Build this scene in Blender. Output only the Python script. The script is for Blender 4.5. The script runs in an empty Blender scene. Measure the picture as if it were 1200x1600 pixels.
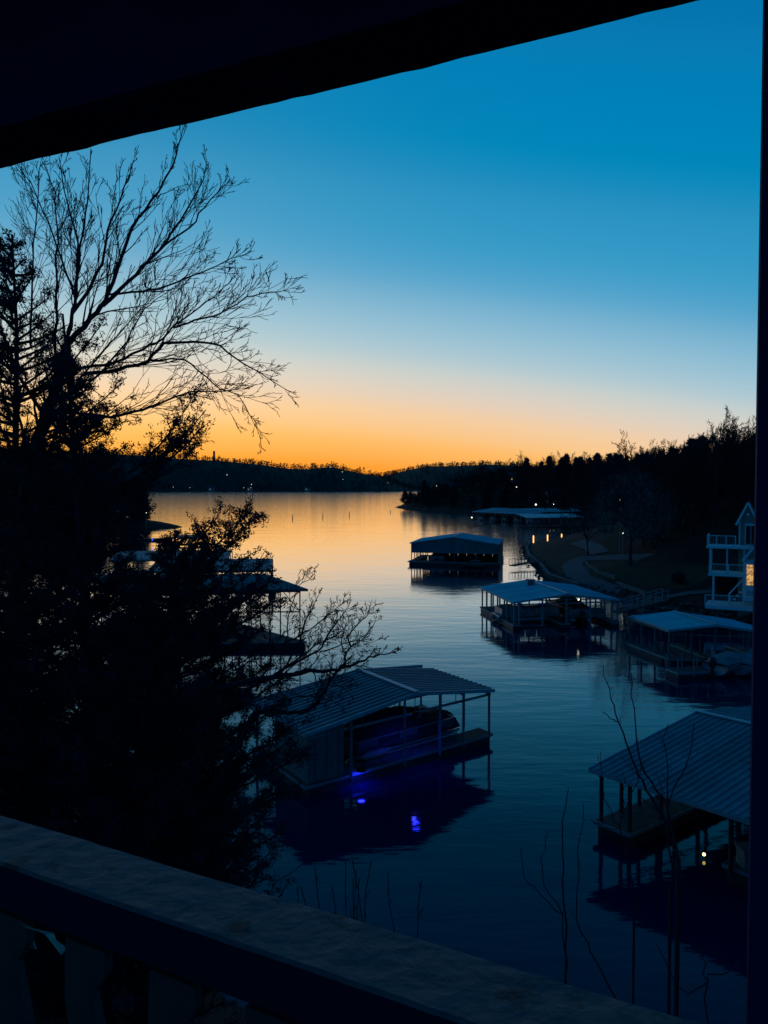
import bpy, math, random
import numpy as np
from mathutils import Vector
R = math.radians
PI = math.pi
rnd = random.Random(7)
nr = np.random.RandomState(11)
sc = bpy.context.scene
COL = sc.collection
H = 14.0                     # eye above the lake
PITCH = R(2)

# ------------------------------------------------------------------ camera
cam = bpy.data.cameras.new('camera')
cam.sensor_fit = 'VERTICAL'
cam.sensor_height = 36
cam.lens = 27
cam.clip_start = 0.05
cam.clip_end = 9000
camo = bpy.data.objects.new('camera', cam)
COL.objects.link(camo)
camo.location = (0, 0, H)
camo.rotation_euler = (R(90) - PITCH, 0, 0)
sc.camera = camo

# ------------------------------------------------------------------ dusk sky
SKY_STRENGTH = 1.0
w = bpy.data.worlds.new('World')
sc.world = w
w.use_nodes = True
nt = w.node_tree
nt.nodes.clear()
def wn(t, **k):
    n = nt.nodes.new(t)
    for a, b in k.items(): setattr(n, a, b)
    return n
def wm(op, a, b=None, clamp=False):
    n = wn('ShaderNodeMath', operation=op, use_clamp=clamp)
    for i, v in enumerate((a, b)):
        if v is None: continue
        if isinstance(v, (int, float)): n.inputs[i].default_value = v
        else: nt.links.new(v, n.inputs[i])
    return n.outputs[0]
def lin(r, g, b):
    return tuple(((c/255)/12.92 if c/255 <= .04045 else ((c/255+.055)/1.055)**2.4) for c in (r, g, b)) + (1,)
tc = wn('ShaderNodeTexCoord')
sx = wn('ShaderNodeSeparateXYZ')
nt.links.new(tc.outputs['Generated'], sx.inputs[0])
X, Y_, Z = sx.outputs
hl = wm('SQRT', wm('MAXIMUM', wm('SUBTRACT', 1.0, wm('MULTIPLY', Z, Z)), 0.0001))
AZ = R(-18)
dt = wm('DIVIDE', wm('ADD', wm('MULTIPLY', X, math.sin(AZ)), wm('MULTIPLY', Y_, math.cos(AZ))), hl)
e = wm('ADD', Z, wm('MULTIPLY', wm('SUBTRACT', 1.0, dt), 0.30))
e = wm('ADD', wm('MULTIPLY', e, 1/1.6), 0.03, True)
rp = wn('ShaderNodeValToRGB')
nt.links.new(e, rp.inputs[0])
stops = [(-.03, (232, 112, 40)), (.020, (252, 142, 42)), (.045, (255, 168, 72)), (.080, (252, 194, 124)), (.125, (233, 207, 180)),
         (.18, (180, 202, 209)), (.27, (96, 168, 205)), (.39, (30, 141, 190)), (.55, (6, 118, 176)), (.78, (2, 80, 138)), (1.1, (2, 50, 100))]
cr = rp.color_ramp
cr.interpolation = 'CARDINAL'
while len(cr.elements) < len(stops): cr.elements.new(.5)
for el, (p, c) in zip(cr.elements, stops):
    el.position = min(1, max(0, p/1.6 + .03)); el.color = lin(*c)
# the glow where the sun went down, low at the left
G3 = Vector((math.sin(R(-20))*math.cos(R(3)), math.cos(R(-20))*math.cos(R(3)), math.sin(R(3))))
d3 = wm('ADD', wm('ADD', wm('MULTIPLY', X, G3.x), wm('MULTIPLY', Y_, G3.y)), wm('MULTIPLY', Z, G3.z))
gl = wm('EXPONENT', wm('MULTIPLY', wm('SUBTRACT', 1.0, d3), -28.0))
mg = wn('ShaderNodeMix', data_type='RGBA', blend_type='ADD')
nt.links.new(gl, mg.inputs[0]); nt.links.new(rp.outputs[0], mg.inputs[6]); mg.inputs[7].default_value = (.12, .075, .005, 1)
bg = wn('ShaderNodeBackground')
bg.inputs['Strength'].default_value = SKY_STRENGTH
out = wn('ShaderNodeOutputWorld')
nt.links.new(mg.outputs[2], bg.inputs[0])
nt.links.new(bg.outputs[0], out.inputs[0])

# the sun has set behind the far hills: the glowing sky is the only daylight left
vs = sc.view_settings
vs.view_transform = 'Standard'
vs.look = 'None'
vs.exposure = 0
vs.gamma = 1

# ------------------------------------------------------------------ helpers
def un(px, py, z=0.0, Y=None):
    """world point at height z (or at distance Y) lying in the direction of a measured picture point"""
    a = (px-600)/1200; b = (800-py)/1200
    r = (a, math.cos(PITCH)+b*math.sin(PITCH), -math.sin(PITCH)+b*math.cos(PITCH))
    k = (z-H)/r[2] if Y is None else Y/r[1]
    return Vector((r[0]*k, r[1]*k, H+r[2]*k))

MATS = {}
def mat(name, col, col2=None, rough=.8, metal=0, scale=4, detail=6, bump=0, bscale=30, emit=None, es=0, spec=None):
    spec = spec if spec is not None else (.12 if rough > .78 else .5)
    m = bpy.data.materials.new(name); m.use_nodes = True
    t = m.node_tree; b = t.nodes['Principled BSDF']
    b.inputs['Base Color'].default_value = (*col, 1)
    b.inputs['Roughness'].default_value = rough
    b.inputs['Metallic'].default_value = metal
    b.inputs['Specular IOR Level'].default_value = spec
    tcn = t.nodes.new('ShaderNodeTexCoord')
    if col2:
        n = t.nodes.new('ShaderNodeTexNoise'); n.inputs['Scale'].default_value = scale; n.inputs['Detail'].default_value = detail
        t.links.new(tcn.outputs['Object'], n.inputs['Vector'])
        c = t.nodes.new('ShaderNodeValToRGB'); c.color_ramp.elements[0].position = .35; c.color_ramp.elements[1].position = .65
        c.color_ramp.elements[0].color = (*col, 1); c.color_ramp.elements[1].color = (*col2, 1)
        t.links.new(n.outputs[0], c.inputs[0]); t.links.new(c.outputs[0], b.inputs['Base Color'])
    if bump:
        n2 = t.nodes.new('ShaderNodeTexNoise'); n2.inputs['Scale'].default_value = bscale; n2.inputs['Detail'].default_value = 8
        t.links.new(tcn.outputs['Object'], n2.inputs['Vector'])
        bp = t.nodes.new('ShaderNodeBump'); bp.inputs['Strength'].default_value = bump; bp.inputs['Distance'].default_value = .02
        t.links.new(n2.outputs[0], bp.inputs['Height']); t.links.new(bp.outputs[0], b.inputs['Normal'])
    if emit:
        b.inputs['Emission Color'].default_value = (*emit, 1); b.inputs['Emission Strength'].default_value = es
    MATS[name] = m
    return m

class MB:
    def __init__(s): s.v = []; s.f = []
    def add(s, vs_, fs):
        o = len(s.v); s.v += [tuple(p) for p in vs_]; s.f += [tuple(i+o for i in f) for f in fs]; return s
    def box(s, c, d, ax=None):
        """box centred c, full sizes d, axes ax"""
        c = Vector(c); ax = ax or (Vector((1,0,0)), Vector((0,1,0)), Vector((0,0,1)))
        vs_ = [c + ax[0]*d[0]*.5*i + ax[1]*d[1]*.5*j + ax[2]*d[2]*.5*k for i in (-1,1) for j in (-1,1) for k in (-1,1)]
        return s.add(vs_, [(0,1,3,2),(4,6,7,5),(0,4,5,1),(2,3,7,6),(0,2,6,4),(1,5,7,3)])
    def bar(s, a, b, wd, ht, up=(0,0,1)):
        a = Vector(a); b = Vector(b); d = b-a; L = d.length; d.normalize()
        u = Vector(up); sd = d.cross(u)
        if sd.length < 1e-3: sd = d.cross(Vector((1,0,0)))
        sd.normalize(); u = sd.cross(d)
        return s.box((a+b)/2, (L, wd, ht), (d, sd, u))
    def tube(s, pts, rad, n=8, cap=True):
        pts = [Vector(p) for p in pts]
        if not hasattr(rad, '__len__'): rad = [rad]*len(pts)
        vs_ = []; fs = []
        for i, p in enumerate(pts):
            d = (pts[min(i+1, len(pts)-1)] - pts[max(i-1, 0)]).normalized()
            a = d.cross(Vector((0,0,1)))
            if a.length < .05: a = d.cross(Vector((1,0,0)))
            a.normalize(); b = d.cross(a)
            for k in range(n):
                t = 2*PI*k/n; vs_.append(p + (a*math.cos(t)+b*math.sin(t))*rad[i])
        for i in range(len(pts)-1):
            for k in range(n):
                k2 = (k+1) % n
                fs.append((i*n+k, i*n+k2, (i+1)*n+k2, (i+1)*n+k))
        if cap: fs.append(tuple(range(n-1, -1, -1))); fs.append(tuple((len(pts)-1)*n+k for k in range(n)))
        return s.add(vs_, fs)
    def prism(s, poly, vec):
        n = len(poly); poly = [Vector(p) for p in poly]; vec = Vector(vec)
        return s.add(poly + [p+vec for p in poly], [tuple(range(n-1,-1,-1)), tuple(range(n, 2*n))] + [(i, (i+1)%n, n+(i+1)%n, n+i) for i in range(n)])
    def ball(s, c, r, n=8, m=6, sc_=(1,1,1)):
        c = Vector(c); vs_ = [c+Vector((0,0,-r*sc_[2]))]; fs = []
        for i in range(1, m):
            t = PI*i/m
            for k in range(n):
                p = 2*PI*k/n
                vs_.append(c+Vector((r*sc_[0]*math.sin(t)*math.cos(p), r*sc_[1]*math.sin(t)*math.sin(p), -r*sc_[2]*math.cos(t))))
        vs_.append(c+Vector((0,0,r*sc_[2])))
        for k in range(n):
            fs.append((0, 1+(k+1)%n, 1+k)); fs.append((len(vs_)-1, 1+(m-2)*n+k, 1+(m-2)*n+(k+1)%n))
        for i in range(m-2):
            for k in range(n):
                fs.append((1+i*n+k, 1+i*n+(k+1)%n, 1+(i+1)*n+(k+1)%n, 1+(i+1)*n+k))
        return s.add(vs_, fs)
    def mesh(s, name, m, off=(0,0,0), smooth=False):
        me = bpy.data.meshes.new(name)
        ox, oy, oz = off
        me.from_pydata([(a-ox, b-oy, c-oz) for a, b, c in s.v], [], s.f)
        if m: me.materials.append(m)
        if smooth: me.shade_smooth()
        return me

def root_loc(p):
    v = Vector((0,0,0))
    while p: v = v + p.location; p = p.parent
    return v
def link(name, me, parent=None, loc=(0,0,0)):
    o = bpy.data.objects.new(name, me); COL.objects.link(o)
    o.location = loc
    if parent: o.parent = parent
    return o
def part(name, mb, m, parent, smooth=False):
    return link(name, mb.mesh(name, m, root_loc(parent), smooth), parent)
def tag(o, label, cat, group=None, kind=None):
    if label: o['label'] = label
    if cat: o['category'] = cat
    if group: o['group'] = group
    if kind: o['kind'] = kind
    return o
def thing(name, label, cat, loc, group=None):
    o = bpy.data.objects.new(name, None); COL.objects.link(o); o.location = loc; o.empty_display_size = .3
    return tag(o, label, cat, group)
def solo(name, mb, m, loc, label, cat, group=None, smooth=False):
    return tag(link(name, mb.mesh(name, m, loc, smooth), None, loc), label, cat, group)
def copy_tree(o, parent=None):
    c = o.copy(); COL.objects.link(c)
    if parent: c.parent = parent
    for ch in list(o.children): copy_tree(ch, c)
    return c
def np_mesh(name, V, F, m, smooth=False):
    me = bpy.data.meshes.new(name); F = np.asarray(F, dtype=np.int32); V = np.asarray(V, dtype=np.float32)
    k = F.shape[1]
    me.vertices.add(len(V)); me.vertices.foreach_set('co', V.ravel())
    me.loops.add(F.size); me.loops.foreach_set('vertex_index', F.ravel())
    me.polygons.add(len(F)); me.polygons.foreach_set('loop_start', np.arange(0, F.size, k, dtype=np.int32))
    try: me.polygons.foreach_set('loop_total', np.full(len(F), k, dtype=np.int32))
    except Exception: pass
    me.materials.append(m); me.update(calc_edges=True); me.validate()
    if smooth: me.shade_smooth()
    return me

# ------------------------------------------------------------------ materials
M_bark = mat('bark', (.020,.022,.030), (.035,.036,.045), .95, scale=8)
M_twig = mat('twig', (.020,.022,.030), rough=.95)
M_cedar = mat('cedar_foliage', (.012,.026,.036), (.022,.040,.055), .9, scale=2)
M_wood_far = mat('far_wood', (.03,.032,.024), (.055,.055,.04), .95, scale=.05)
M_ground = mat('ground', (.012,.012,.010), (.028,.026,.020), .95, scale=.35, bump=.4, bscale=3)
M_lawn = mat('lawn', (.014,.028,.014), (.03,.042,.022), .95, scale=.6)
M_conc = mat('concrete', (.07,.095,.09), (.12,.14,.13), .85, scale=2, bump=.15)
M_asph = mat('asphalt', (.06,.08,.085), (.09,.11,.115), .9, scale=1.5)
M_roof = mat('metal_roof', (.07,.19,.20), (.12,.26,.26), .65, 0, scale=.7, spec=.3)
M_roof_blue = mat('blue_metal_roof', (.03,.58,.60), (.05,.68,.68), .7, 0, scale=.5, spec=.25)
M_roof_dark = mat('weathered_roof', (.045,.13,.135), (.09,.19,.19), .6, .0, scale=1.1)
M_roof_pale = mat('pale_metal_roof', (.42,.48,.48), (.52,.56,.55), .5, .1, scale=.8)
M_post_dark = mat('dark_post', (.05,.075,.075), (.09,.12,.12), .6, scale=5)
M_trim = mat('roof_trim', (.24,.34,.34), (.34,.42,.42), .5, scale=3)
M_steel = mat('galvanised_post', (.15,.21,.21), (.24,.29,.28), .6, .2, scale=6)
M_deck = mat('deck_boards', (.045,.05,.045), (.09,.095,.085), .85, scale=3, bump=.3)
M_float = mat('black_float', (.02,.02,.022), rough=.6)
M_shed = mat('shed_wall', (.12,.15,.145), (.18,.21,.2), .7, scale=1.5)
M_cover = mat('boat_cover', (.02,.022,.03), (.035,.036,.045), .8, scale=4)
M_hull = mat('boat_hull', (.16,.2,.22), (.24,.27,.28), .4, scale=1)
M_alu = mat('aluminium_tube', (.25,.28,.3), rough=.4, metal=.5)
M_white = mat('white_paint', (.6,.66,.66), (.72,.76,.75), .5, scale=3)
M_siding = mat('house_siding', (.15,.19,.165), (.20,.24,.20), .7, scale=1)
M_shingle = mat('shingle', (.06,.06,.065), (.11,.11,.11), .9, scale=5)
M_glass = mat('window_glass', (.02,.025,.03), rough=.08, spec=.9)
M_black = mat('black_engine', (.015,.015,.016), rough=.35)
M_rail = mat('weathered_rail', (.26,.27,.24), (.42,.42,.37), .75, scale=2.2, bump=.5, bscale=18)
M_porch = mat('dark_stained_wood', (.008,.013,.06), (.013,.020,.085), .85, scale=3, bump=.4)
M_paint = mat('peeling_paint', (.008,.014,.022), (.02,.032,.03), .7, scale=9)
M_stone = mat('seawall_stone', (.05,.055,.05), (.10,.105,.095), .9, scale=2, bump=.5, bscale=6)
M_L_warm = mat('warm_light', (.8,.7,.5), emit=(1,.52,.12), es=2.2)
M_L_white = mat('white_light', (.8,.8,.8), emit=(1,.86,.66), es=2.5)
M_L_blue = mat('blue_light', (.1,.1,.8), emit=(.012,.02,1), es=65)
M_L_win = mat('lit_window', (.5,.4,.2), (.7,.5,.2), scale=3)
# curtains behind the lit window: warm uneven glow of the room lamp behind the glass
t = M_L_win.node_tree; b = t.nodes['Principled BSDF']
nz = t.nodes.new('ShaderNodeTexNoise'); nz.inputs['Scale'].default_value = 4.5
tcw = t.nodes.new('ShaderNodeTexCoord'); t.links.new(tcw.outputs['Object'], nz.inputs['Vector'])
crw = t.nodes.new('ShaderNodeValToRGB'); crw.color_ramp.elements[0].position = .4; crw.color_ramp.elements[1].position = .6
crw.color_ramp.elements[0].color = (.35,.16,.03,1); crw.color_ramp.elements[1].color = (1,.55,.16,1)
t.links.new(nz.outputs[0], crw.inputs[0]); t.links.new(crw.outputs[0], b.inputs['Emission Color']); b.inputs['Emission Strength'].default_value = .8

# no two roof sheets have weathered quite alike
for m in (M_roof, M_roof_blue, M_roof_dark, M_roof_pale, M_shed):
    t = m.node_tree; b = t.nodes['Principled BSDF']; src = b.inputs['Base Color'].links[0].from_socket
    oi = t.nodes.new('ShaderNodeObjectInfo'); mr = t.nodes.new('ShaderNodeMapRange'); mr.inputs['To Min'].default_value = .80; mr.inputs['To Max'].default_value = 1.12
    hv = t.nodes.new('ShaderNodeHueSaturation'); t.links.new(oi.outputs['Random'], mr.inputs['Value']); t.links.new(mr.outputs[0], hv.inputs['Value'])
    tx = t.nodes.new('ShaderNodeTexCoord'); ns = t.nodes.new('ShaderNodeTexNoise'); ns.inputs['Scale'].default_value = 2.5; ns.inputs['Detail'].default_value = 10; ns.inputs['Roughness'].default_value = .7
    st_ = t.nodes.new('ShaderNodeValToRGB'); st_.color_ramp.elements[0].position = .36; st_.color_ramp.elements[1].position = .5; st_.color_ramp.elements[0].color = (.55,.55,.5,1)
    mx = t.nodes.new('ShaderNodeMix'); mx.data_type = 'RGBA'; mx.blend_type = 'MULTIPLY'; mx.inputs[0].default_value = .6
    t.links.new(tx.outputs['Object'], ns.inputs['Vector']); t.links.new(ns.outputs[0], st_.inputs[0])
    t.links.new(src, hv.inputs['Color']); t.links.new(hv.outputs[0], mx.inputs[6]); t.links.new(st_.outputs[0], mx.inputs[7]); t.links.new(mx.outputs[2], b.inputs['Base Color'])

# old grey rail board: long grain, knots and worn dark spots
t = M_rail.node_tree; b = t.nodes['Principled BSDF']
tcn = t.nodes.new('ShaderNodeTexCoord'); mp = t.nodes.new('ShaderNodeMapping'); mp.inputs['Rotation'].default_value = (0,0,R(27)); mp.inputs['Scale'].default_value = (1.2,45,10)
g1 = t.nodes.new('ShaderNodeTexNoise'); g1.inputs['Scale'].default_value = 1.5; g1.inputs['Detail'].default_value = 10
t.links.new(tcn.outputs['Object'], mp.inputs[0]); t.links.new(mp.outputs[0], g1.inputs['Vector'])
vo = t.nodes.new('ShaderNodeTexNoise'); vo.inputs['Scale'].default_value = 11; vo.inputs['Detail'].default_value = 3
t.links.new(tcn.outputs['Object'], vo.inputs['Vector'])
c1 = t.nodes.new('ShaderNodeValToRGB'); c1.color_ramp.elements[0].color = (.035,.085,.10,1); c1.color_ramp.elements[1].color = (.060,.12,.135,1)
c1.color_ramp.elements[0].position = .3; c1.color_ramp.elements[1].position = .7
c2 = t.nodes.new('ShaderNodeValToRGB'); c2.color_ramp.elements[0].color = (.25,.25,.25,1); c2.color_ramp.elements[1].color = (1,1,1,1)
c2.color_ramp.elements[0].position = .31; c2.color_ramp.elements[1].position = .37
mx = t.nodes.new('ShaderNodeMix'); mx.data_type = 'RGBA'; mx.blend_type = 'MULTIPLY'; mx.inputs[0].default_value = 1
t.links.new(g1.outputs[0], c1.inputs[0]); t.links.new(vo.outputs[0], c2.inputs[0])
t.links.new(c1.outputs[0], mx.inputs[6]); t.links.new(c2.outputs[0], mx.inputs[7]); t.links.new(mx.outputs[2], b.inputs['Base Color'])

M_L_yel = mat('yellow_light', (.8,.7,.3), emit=(1,.75,.18), es=6)
M_navy = mat('navy_hull', (.05,.06,.08), (.08,.09,.11), .5, scale=1)
# lake water
def water_mat():
    m = bpy.data.materials.new('lake_water'); m.use_nodes = True
    t = m.node_tree; b = t.nodes['Principled BSDF']
    tcn = t.nodes.new('ShaderNodeTexCoord')
    prev = None
    for (sx_, sy_, det, st, dist) in ((.30,.9,3,1,.018), (1.3,3.4,2,1,.0045), (.05,.14,2,1,.04)):
        mp = t.nodes.new('ShaderNodeMapping'); mp.inputs['Scale'].default_value = (sx_, sy_, 1); mp.inputs['Rotation'].default_value = (0,0,R(4))
        n = t.nodes.new('ShaderNodeTexNoise'); n.inputs['Scale'].default_value = 1; n.inputs['Detail'].default_value = det
        n.inputs['Roughness'].default_value = .45
        t.links.new(tcn.outputs['Object'], mp.inputs[0]); t.links.new(mp.outputs[0], n.inputs['Vector'])
        bp = t.nodes.new('ShaderNodeBump'); bp.inputs['Strength'].default_value = st; bp.inputs['Distance'].default_value = dist
        t.links.new(n.outputs[0], bp.inputs['Height'])
        if prev: t.links.new(prev, bp.inputs['Normal'])
        prev = bp.outputs[0]
    t.nodes.remove(b); o_ = t.nodes['Material Output']
    df = t.nodes.new('ShaderNodeBsdfDiffuse'); df.inputs['Color'].default_value = (.001,.008,.045,1)
    gs = t.nodes.new('ShaderNodeBsdfGlossy'); gs.inputs['Color'].default_value = (1,1,1,1); gs.inputs['Roughness'].default_value = .06
    sep = t.nodes.new('ShaderNodeSeparateXYZ'); t.links.new(tcn.outputs['Object'], sep.inputs[0])
    mr = t.nodes.new('ShaderNodeMapRange'); mr.inputs['From Min'].default_value = 110; mr.inputs['From Max'].default_value = 420; mr.inputs['To Min'].default_value = .065; mr.inputs['To Max'].default_value = .10; mr.interpolation_type = 'SMOOTHSTEP'
    t.links.new(sep.outputs[1], mr.inputs['Value']); t.links.new(mr.outputs[0], gs.inputs['Roughness'])
    t.links.new(prev, gs.inputs['Normal'])
    fr = t.nodes.new('ShaderNodeFresnel'); fr.inputs['IOR'].default_value = 1.34; t.links.new(prev, fr.inputs['Normal'])
    cv = t.nodes.new('ShaderNodeValToRGB'); el = cv.color_ramp.elements
    pts_ = [(0,.0),(.09,.058),(.25,.33),(.5,.86),(.72,1.0)]
    while len(el) < len(pts_): el.new(.5)
    for e_, (p_, v_) in zip(el, pts_): e_.position = p_; e_.color = (v_, v_, v_, 1)
    mxs = t.nodes.new('ShaderNodeMixShader'); t.links.new(fr.outputs[0], cv.inputs[0]); t.links.new(cv.outputs[0], mxs.inputs[0])
    t.links.new(df.outputs[0], mxs.inputs[1]); t.links.new(gs.outputs[0], mxs.inputs[2]); t.links.new(mxs.outputs[0], o_.inputs['Surface'])
    return m
M_water = water_mat()

# ------------------------------------------------------------------ land and lake
near_land = [(70,-60),(70,10),(24,12),(10,14.5),(3,17),(-4,20),(-9.5,25),(-14,32),(-21,46),(-29,60),(-46,88),(-60,116),(-78,150),(-96,188),
             (-92,208),(-80,228),(-72,246),(-67,258),(-78,266),(-95,280),(-112,310),(-165,470),(-320,950),(-620,1500),(-1600,1900),(-1800,-60)]
shore_px = [(930,829),(898,838),(862,844),(828,850),(820,858),(824,872),(842,886),(856,906),(905,921),(955,931),(1000,944),(1080,958),(1180,972)]
right_land = [(30,900),(14,560),(9,492),(8,481),(13,440),(22,400),(34,372),(52,330),(60,290),(66,262)] + [(un(x,y).x, un(x,y).y) for x,y in shore_px] + [(62,70),(80,30),(90,-60),(1800,-60),(1800,1900),(400,1500)]
def sdf(poly, P):
    P = np.asarray(P, float); n = len(poly); d2 = np.full(len(P), 1e18); ins = np.zeros(len(P), bool)
    for i in range(n):
        a = np.array(poly[i]); b = np.array(poly[(i+1) % n]); ab = b-a
        tt = np.clip(((P-a)@ab)/(ab@ab), 0, 1); q = P-(a+tt[:,None]*ab); d2 = np.minimum(d2, (q**2).sum(1))
        c = (a[1] > P[:,1]) != (b[1] > P[:,1])
        with np.errstate(divide='ignore', invalid='ignore'):
            xi = (b[0]-a[0])*(P[:,1]-a[1])/(b[1]-a[1]+1e-12)+a[0]
        ins ^= c & (P[:,0] < xi)
    d = np.sqrt(d2)
    return np.where(ins, d, -d)
def bumps(P, s, seed=0):
    x, y = P[:,0]/s+seed*3.1, P[:,1]/s+seed*1.7
    return (np.sin(x*1.1+2*np.sin(y*.7))+np.sin(y*1.3+1.7*np.sin(x*.9))+.5*np.sin(2.3*x-1.9*y))/2.5
def height(P):
    P = np.asarray(P, float)
    dn = sdf(near_land, P); dr = sdf(right_land, P)
    far = np.clip((np.hypot(P[:,0], P[:,1])-60)/80, 0, 1)
    sl = .45*(1-far)+.22*far
    cap = 14+0*dn
    zn = np.where(dn > 0, .25+cap*(1-np.exp(-np.maximum(dn,0)*sl/cap*1.25)), np.maximum(-2.0, dn*.5))
    zr = np.where(dr > 0, .8*np.clip(dr/1.0,0,1)+19*(1-np.exp(-(np.maximum(dr,0)/44)**1.6)), np.maximum(-2.0, dr*.8))
    z = np.maximum(zn, zr)
    dd = np.maximum(dn, dr)
    z = z+np.where(dd > 0, bumps(P, 6)*.18*np.clip(dd/6,0,1)+bumps(P, 31, 2)*1.0*np.clip(dd/40,0,1), 0)
    return z
def hz(x, y): return float(height(np.array([[x, y]]))[0])
def on_ground(px, py):
    a = un(px, py, Y=1.0)-Vector((0,0,H))
    Ys = np.concatenate([np.arange(3, 60, .25), np.arange(60, 600, 1.0)])
    P = np.stack([a.x*Ys, Ys], 1); z = np.maximum(height(P), 0); ray = H+a.z*Ys
    i = int(np.argmax(ray <= z)); return Vector((P[i,0], P[i,1], z[i]))

gx = np.sinh(np.linspace(-5.2, 5.2, 300))*20/ math.cosh(0)
gx = gx*(1700/gx.max())
gy = np.concatenate([np.linspace(-55, 130, 170), 130+np.cumsum(np.geomspace(1.2, 60, 110))])
GX, GY = np.meshgrid(gx, gy)
GP = np.stack([GX.ravel(), GY.ravel()], 1)
GZ = height(GP)
nx, ny = len(gx), len(gy)
ii = (np.arange(ny-1)[:,None]*nx+np.arange(nx-1)[None,:]).ravel()
tag(link('ground', np_mesh('ground', np.column_stack([GP, GZ]), np.stack([ii, ii+1, ii+nx+1, ii+nx], 1), M_ground, True)), None, None, kind='structure')

wme = MB().add([(-6000,-60,0),(6000,-60,0),(6000,8000,0),(-6000,8000,0)], [(0,1,2,3)]).mesh('lake', M_water)
tag(link('lake', wme), None, None, kind='structure')

# far hills over the lake
def far_hill(name, prof, Yr, Ys, seed, ntree, th):
    """prof: list of (x, ridge height incl. trees) at distance Yr; shore at Ys"""
    xs = np.linspace(prof[0][0], prof[-1][0], 260)
    top = np.interp(xs, [p[0] for p in prof], [p[1] for p in prof])-th*.55
    rows = np.linspace(0, 1, 30); V = []
    for r_ in rows:
        y = Ys+(Yr-Ys)*r_*1.6
        hh = np.sin(np.clip(r_*1.6,0,1)*PI/2)**.9 if r_*1.6 < 1 else 1-.5*(r_*1.6-1)
        P = np.stack([xs, np.full_like(xs, y)], 1)
        V.append(np.column_stack([xs, np.full_like(xs,y)+12*bumps(P, 90, seed)*(r_<.05), -1+top*hh+bumps(P, 60, seed)*3.5*hh]))
    V = np.concatenate(V); n = len(xs)
    q = (np.arange(len(rows)-1)[:,None]*n+np.arange(n-1)[None,:]).ravel()
    tag(link(name, np_mesh(name, V, np.stack([q, q+1, q+n+1, q+n], 1), M_wood_far, True)), None, None, kind='structure')
    # wood on it: ragged small crowns, one mass
    sel = nr.randint(0, len(V), ntree)
    keep = V[sel][:,1] <= Yr+40; base = V[sel][keep]+nr.randn(keep.sum(), 3)*np.array([6,8,0])
    base = np.concatenate([base, np.column_stack([np.linspace(xs[0], xs[-1], 900), np.full(900, Yr), np.interp(np.linspace(xs[0],xs[-1],900), xs, top)-4])+nr.randn(900,3)*np.array([4,10,.6])])
    return crowns(base, th)
def crowns(base, th, k=26, wr=.38):
    n = len(base); hgt = th*(.65+.5*nr.rand(n))
    c = np.repeat(base, k, 0); hh = np.repeat(hgt, k)
    u = nr.rand(n*k); th_ = nr.rand(n*k)*2*PI; conif = np.repeat(nr.rand(n) < .4, k)
    rad = np.where(conif, (1-u)*.34, np.sin(np.clip(u,0,1)*PI)**.6*wr)*hh*np.sqrt(nr.rand(n*k))
    c[:,0] += np.cos(th_)*rad; c[:,1] += np.sin(th_)*rad; c[:,2] += u*hh
    sz = hh*(.05+.07*nr.rand(n*k))
    T = c[:,None,:]+nr.randn(n*k, 3, 3)*sz[:,None,None]
    return T.reshape(-1, 3)
def tri_obj(name, T, m):
    return link(name, np_mesh(name, T, np.arange(len(T)).reshape(-1,3), m))
def Zp(py, Y): return H+(758.1-py)/1200*Y
profL = [(x_, y_) for x_, y_ in [(-1900,95)]+[((px-600)/1200*1950, Zp(py,1950)) for px, py in [(0,700),(180,704),(260,711),(300,713),(335,716),(400,720),(450,727),(480,727),(520,725),(550,733),(590,741),(620,752),(660,764)]]]
T1 = far_hill('hill', profL, 1950, 1640, 1, 2600, 13)
tag(tri_obj('far_wood', T1, M_wood_far), 'dark wood covering the low far hill across the lake', 'wood', kind='stuff')
profR = [((px-600)/1200*3000, Zp(py,3000)) for px, py in [(480,762),(540,748),(580,742),(610,738),(640,731),(670,726),(700,724),(760,722),(860,728),(1300,735)]]
T2 = far_hill('hill', profR, 3000, 2350, 2, 1800, 16)
tag(tri_obj('far_wood', T2, M_wood_far), 'faint bluish wood on the farthest ridge beyond the narrows', 'wood', kind='stuff')

# ------------------------------------------------------------------ vegetation generators
def grow(start, d, L, r, lvl, out, R_, nseg=5, wob=.18, up=.06, kids=5, spread=.75, shrink=.62):
    p = np.array(start, float); d = np.array(d, float); d /= np.linalg.norm(d)
    pts = [p.copy()]; dirs = [d.copy()]
    for i in range(nseg):
        d = d+np.array([R_.gauss(0,wob), R_.gauss(0,wob), R_.gauss(0,wob)+up]); d /= np.linalg.norm(d)
        p = p+d*L/nseg; pts.append(p.copy()); dirs.append(d.copy())
    rad = [max(r*(1-.72*i/nseg), .35*r) for i in range(nseg+1)]
    out.append((pts, rad, lvl))
    if lvl <= 0: return
    for k in range(kids):
        f = .22+.78*(k+R_.random())/kids; i = min(int(f*nseg), nseg-1); fr = f*nseg-i
        q = pts[i]*(1-fr)+pts[i+1]*fr if i+1 < len(pts) else pts[-1]
        a = np.cross(dirs[i], [R_.gauss(0,1), R_.gauss(0,1), R_.gauss(0,1)]); a /= (np.linalg.norm(a)+1e-9)
        nd = dirs[i]+a*spread*(.6+.8*R_.random())
        grow(q, nd, L*shrink*(1.1-.55*f)*(.7+.6*R_.random()), max(rad[i]*.55, .0), lvl-1, out, R_, max(3, nseg-1), wob*1.15, up, kids, spread, shrink)
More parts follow.
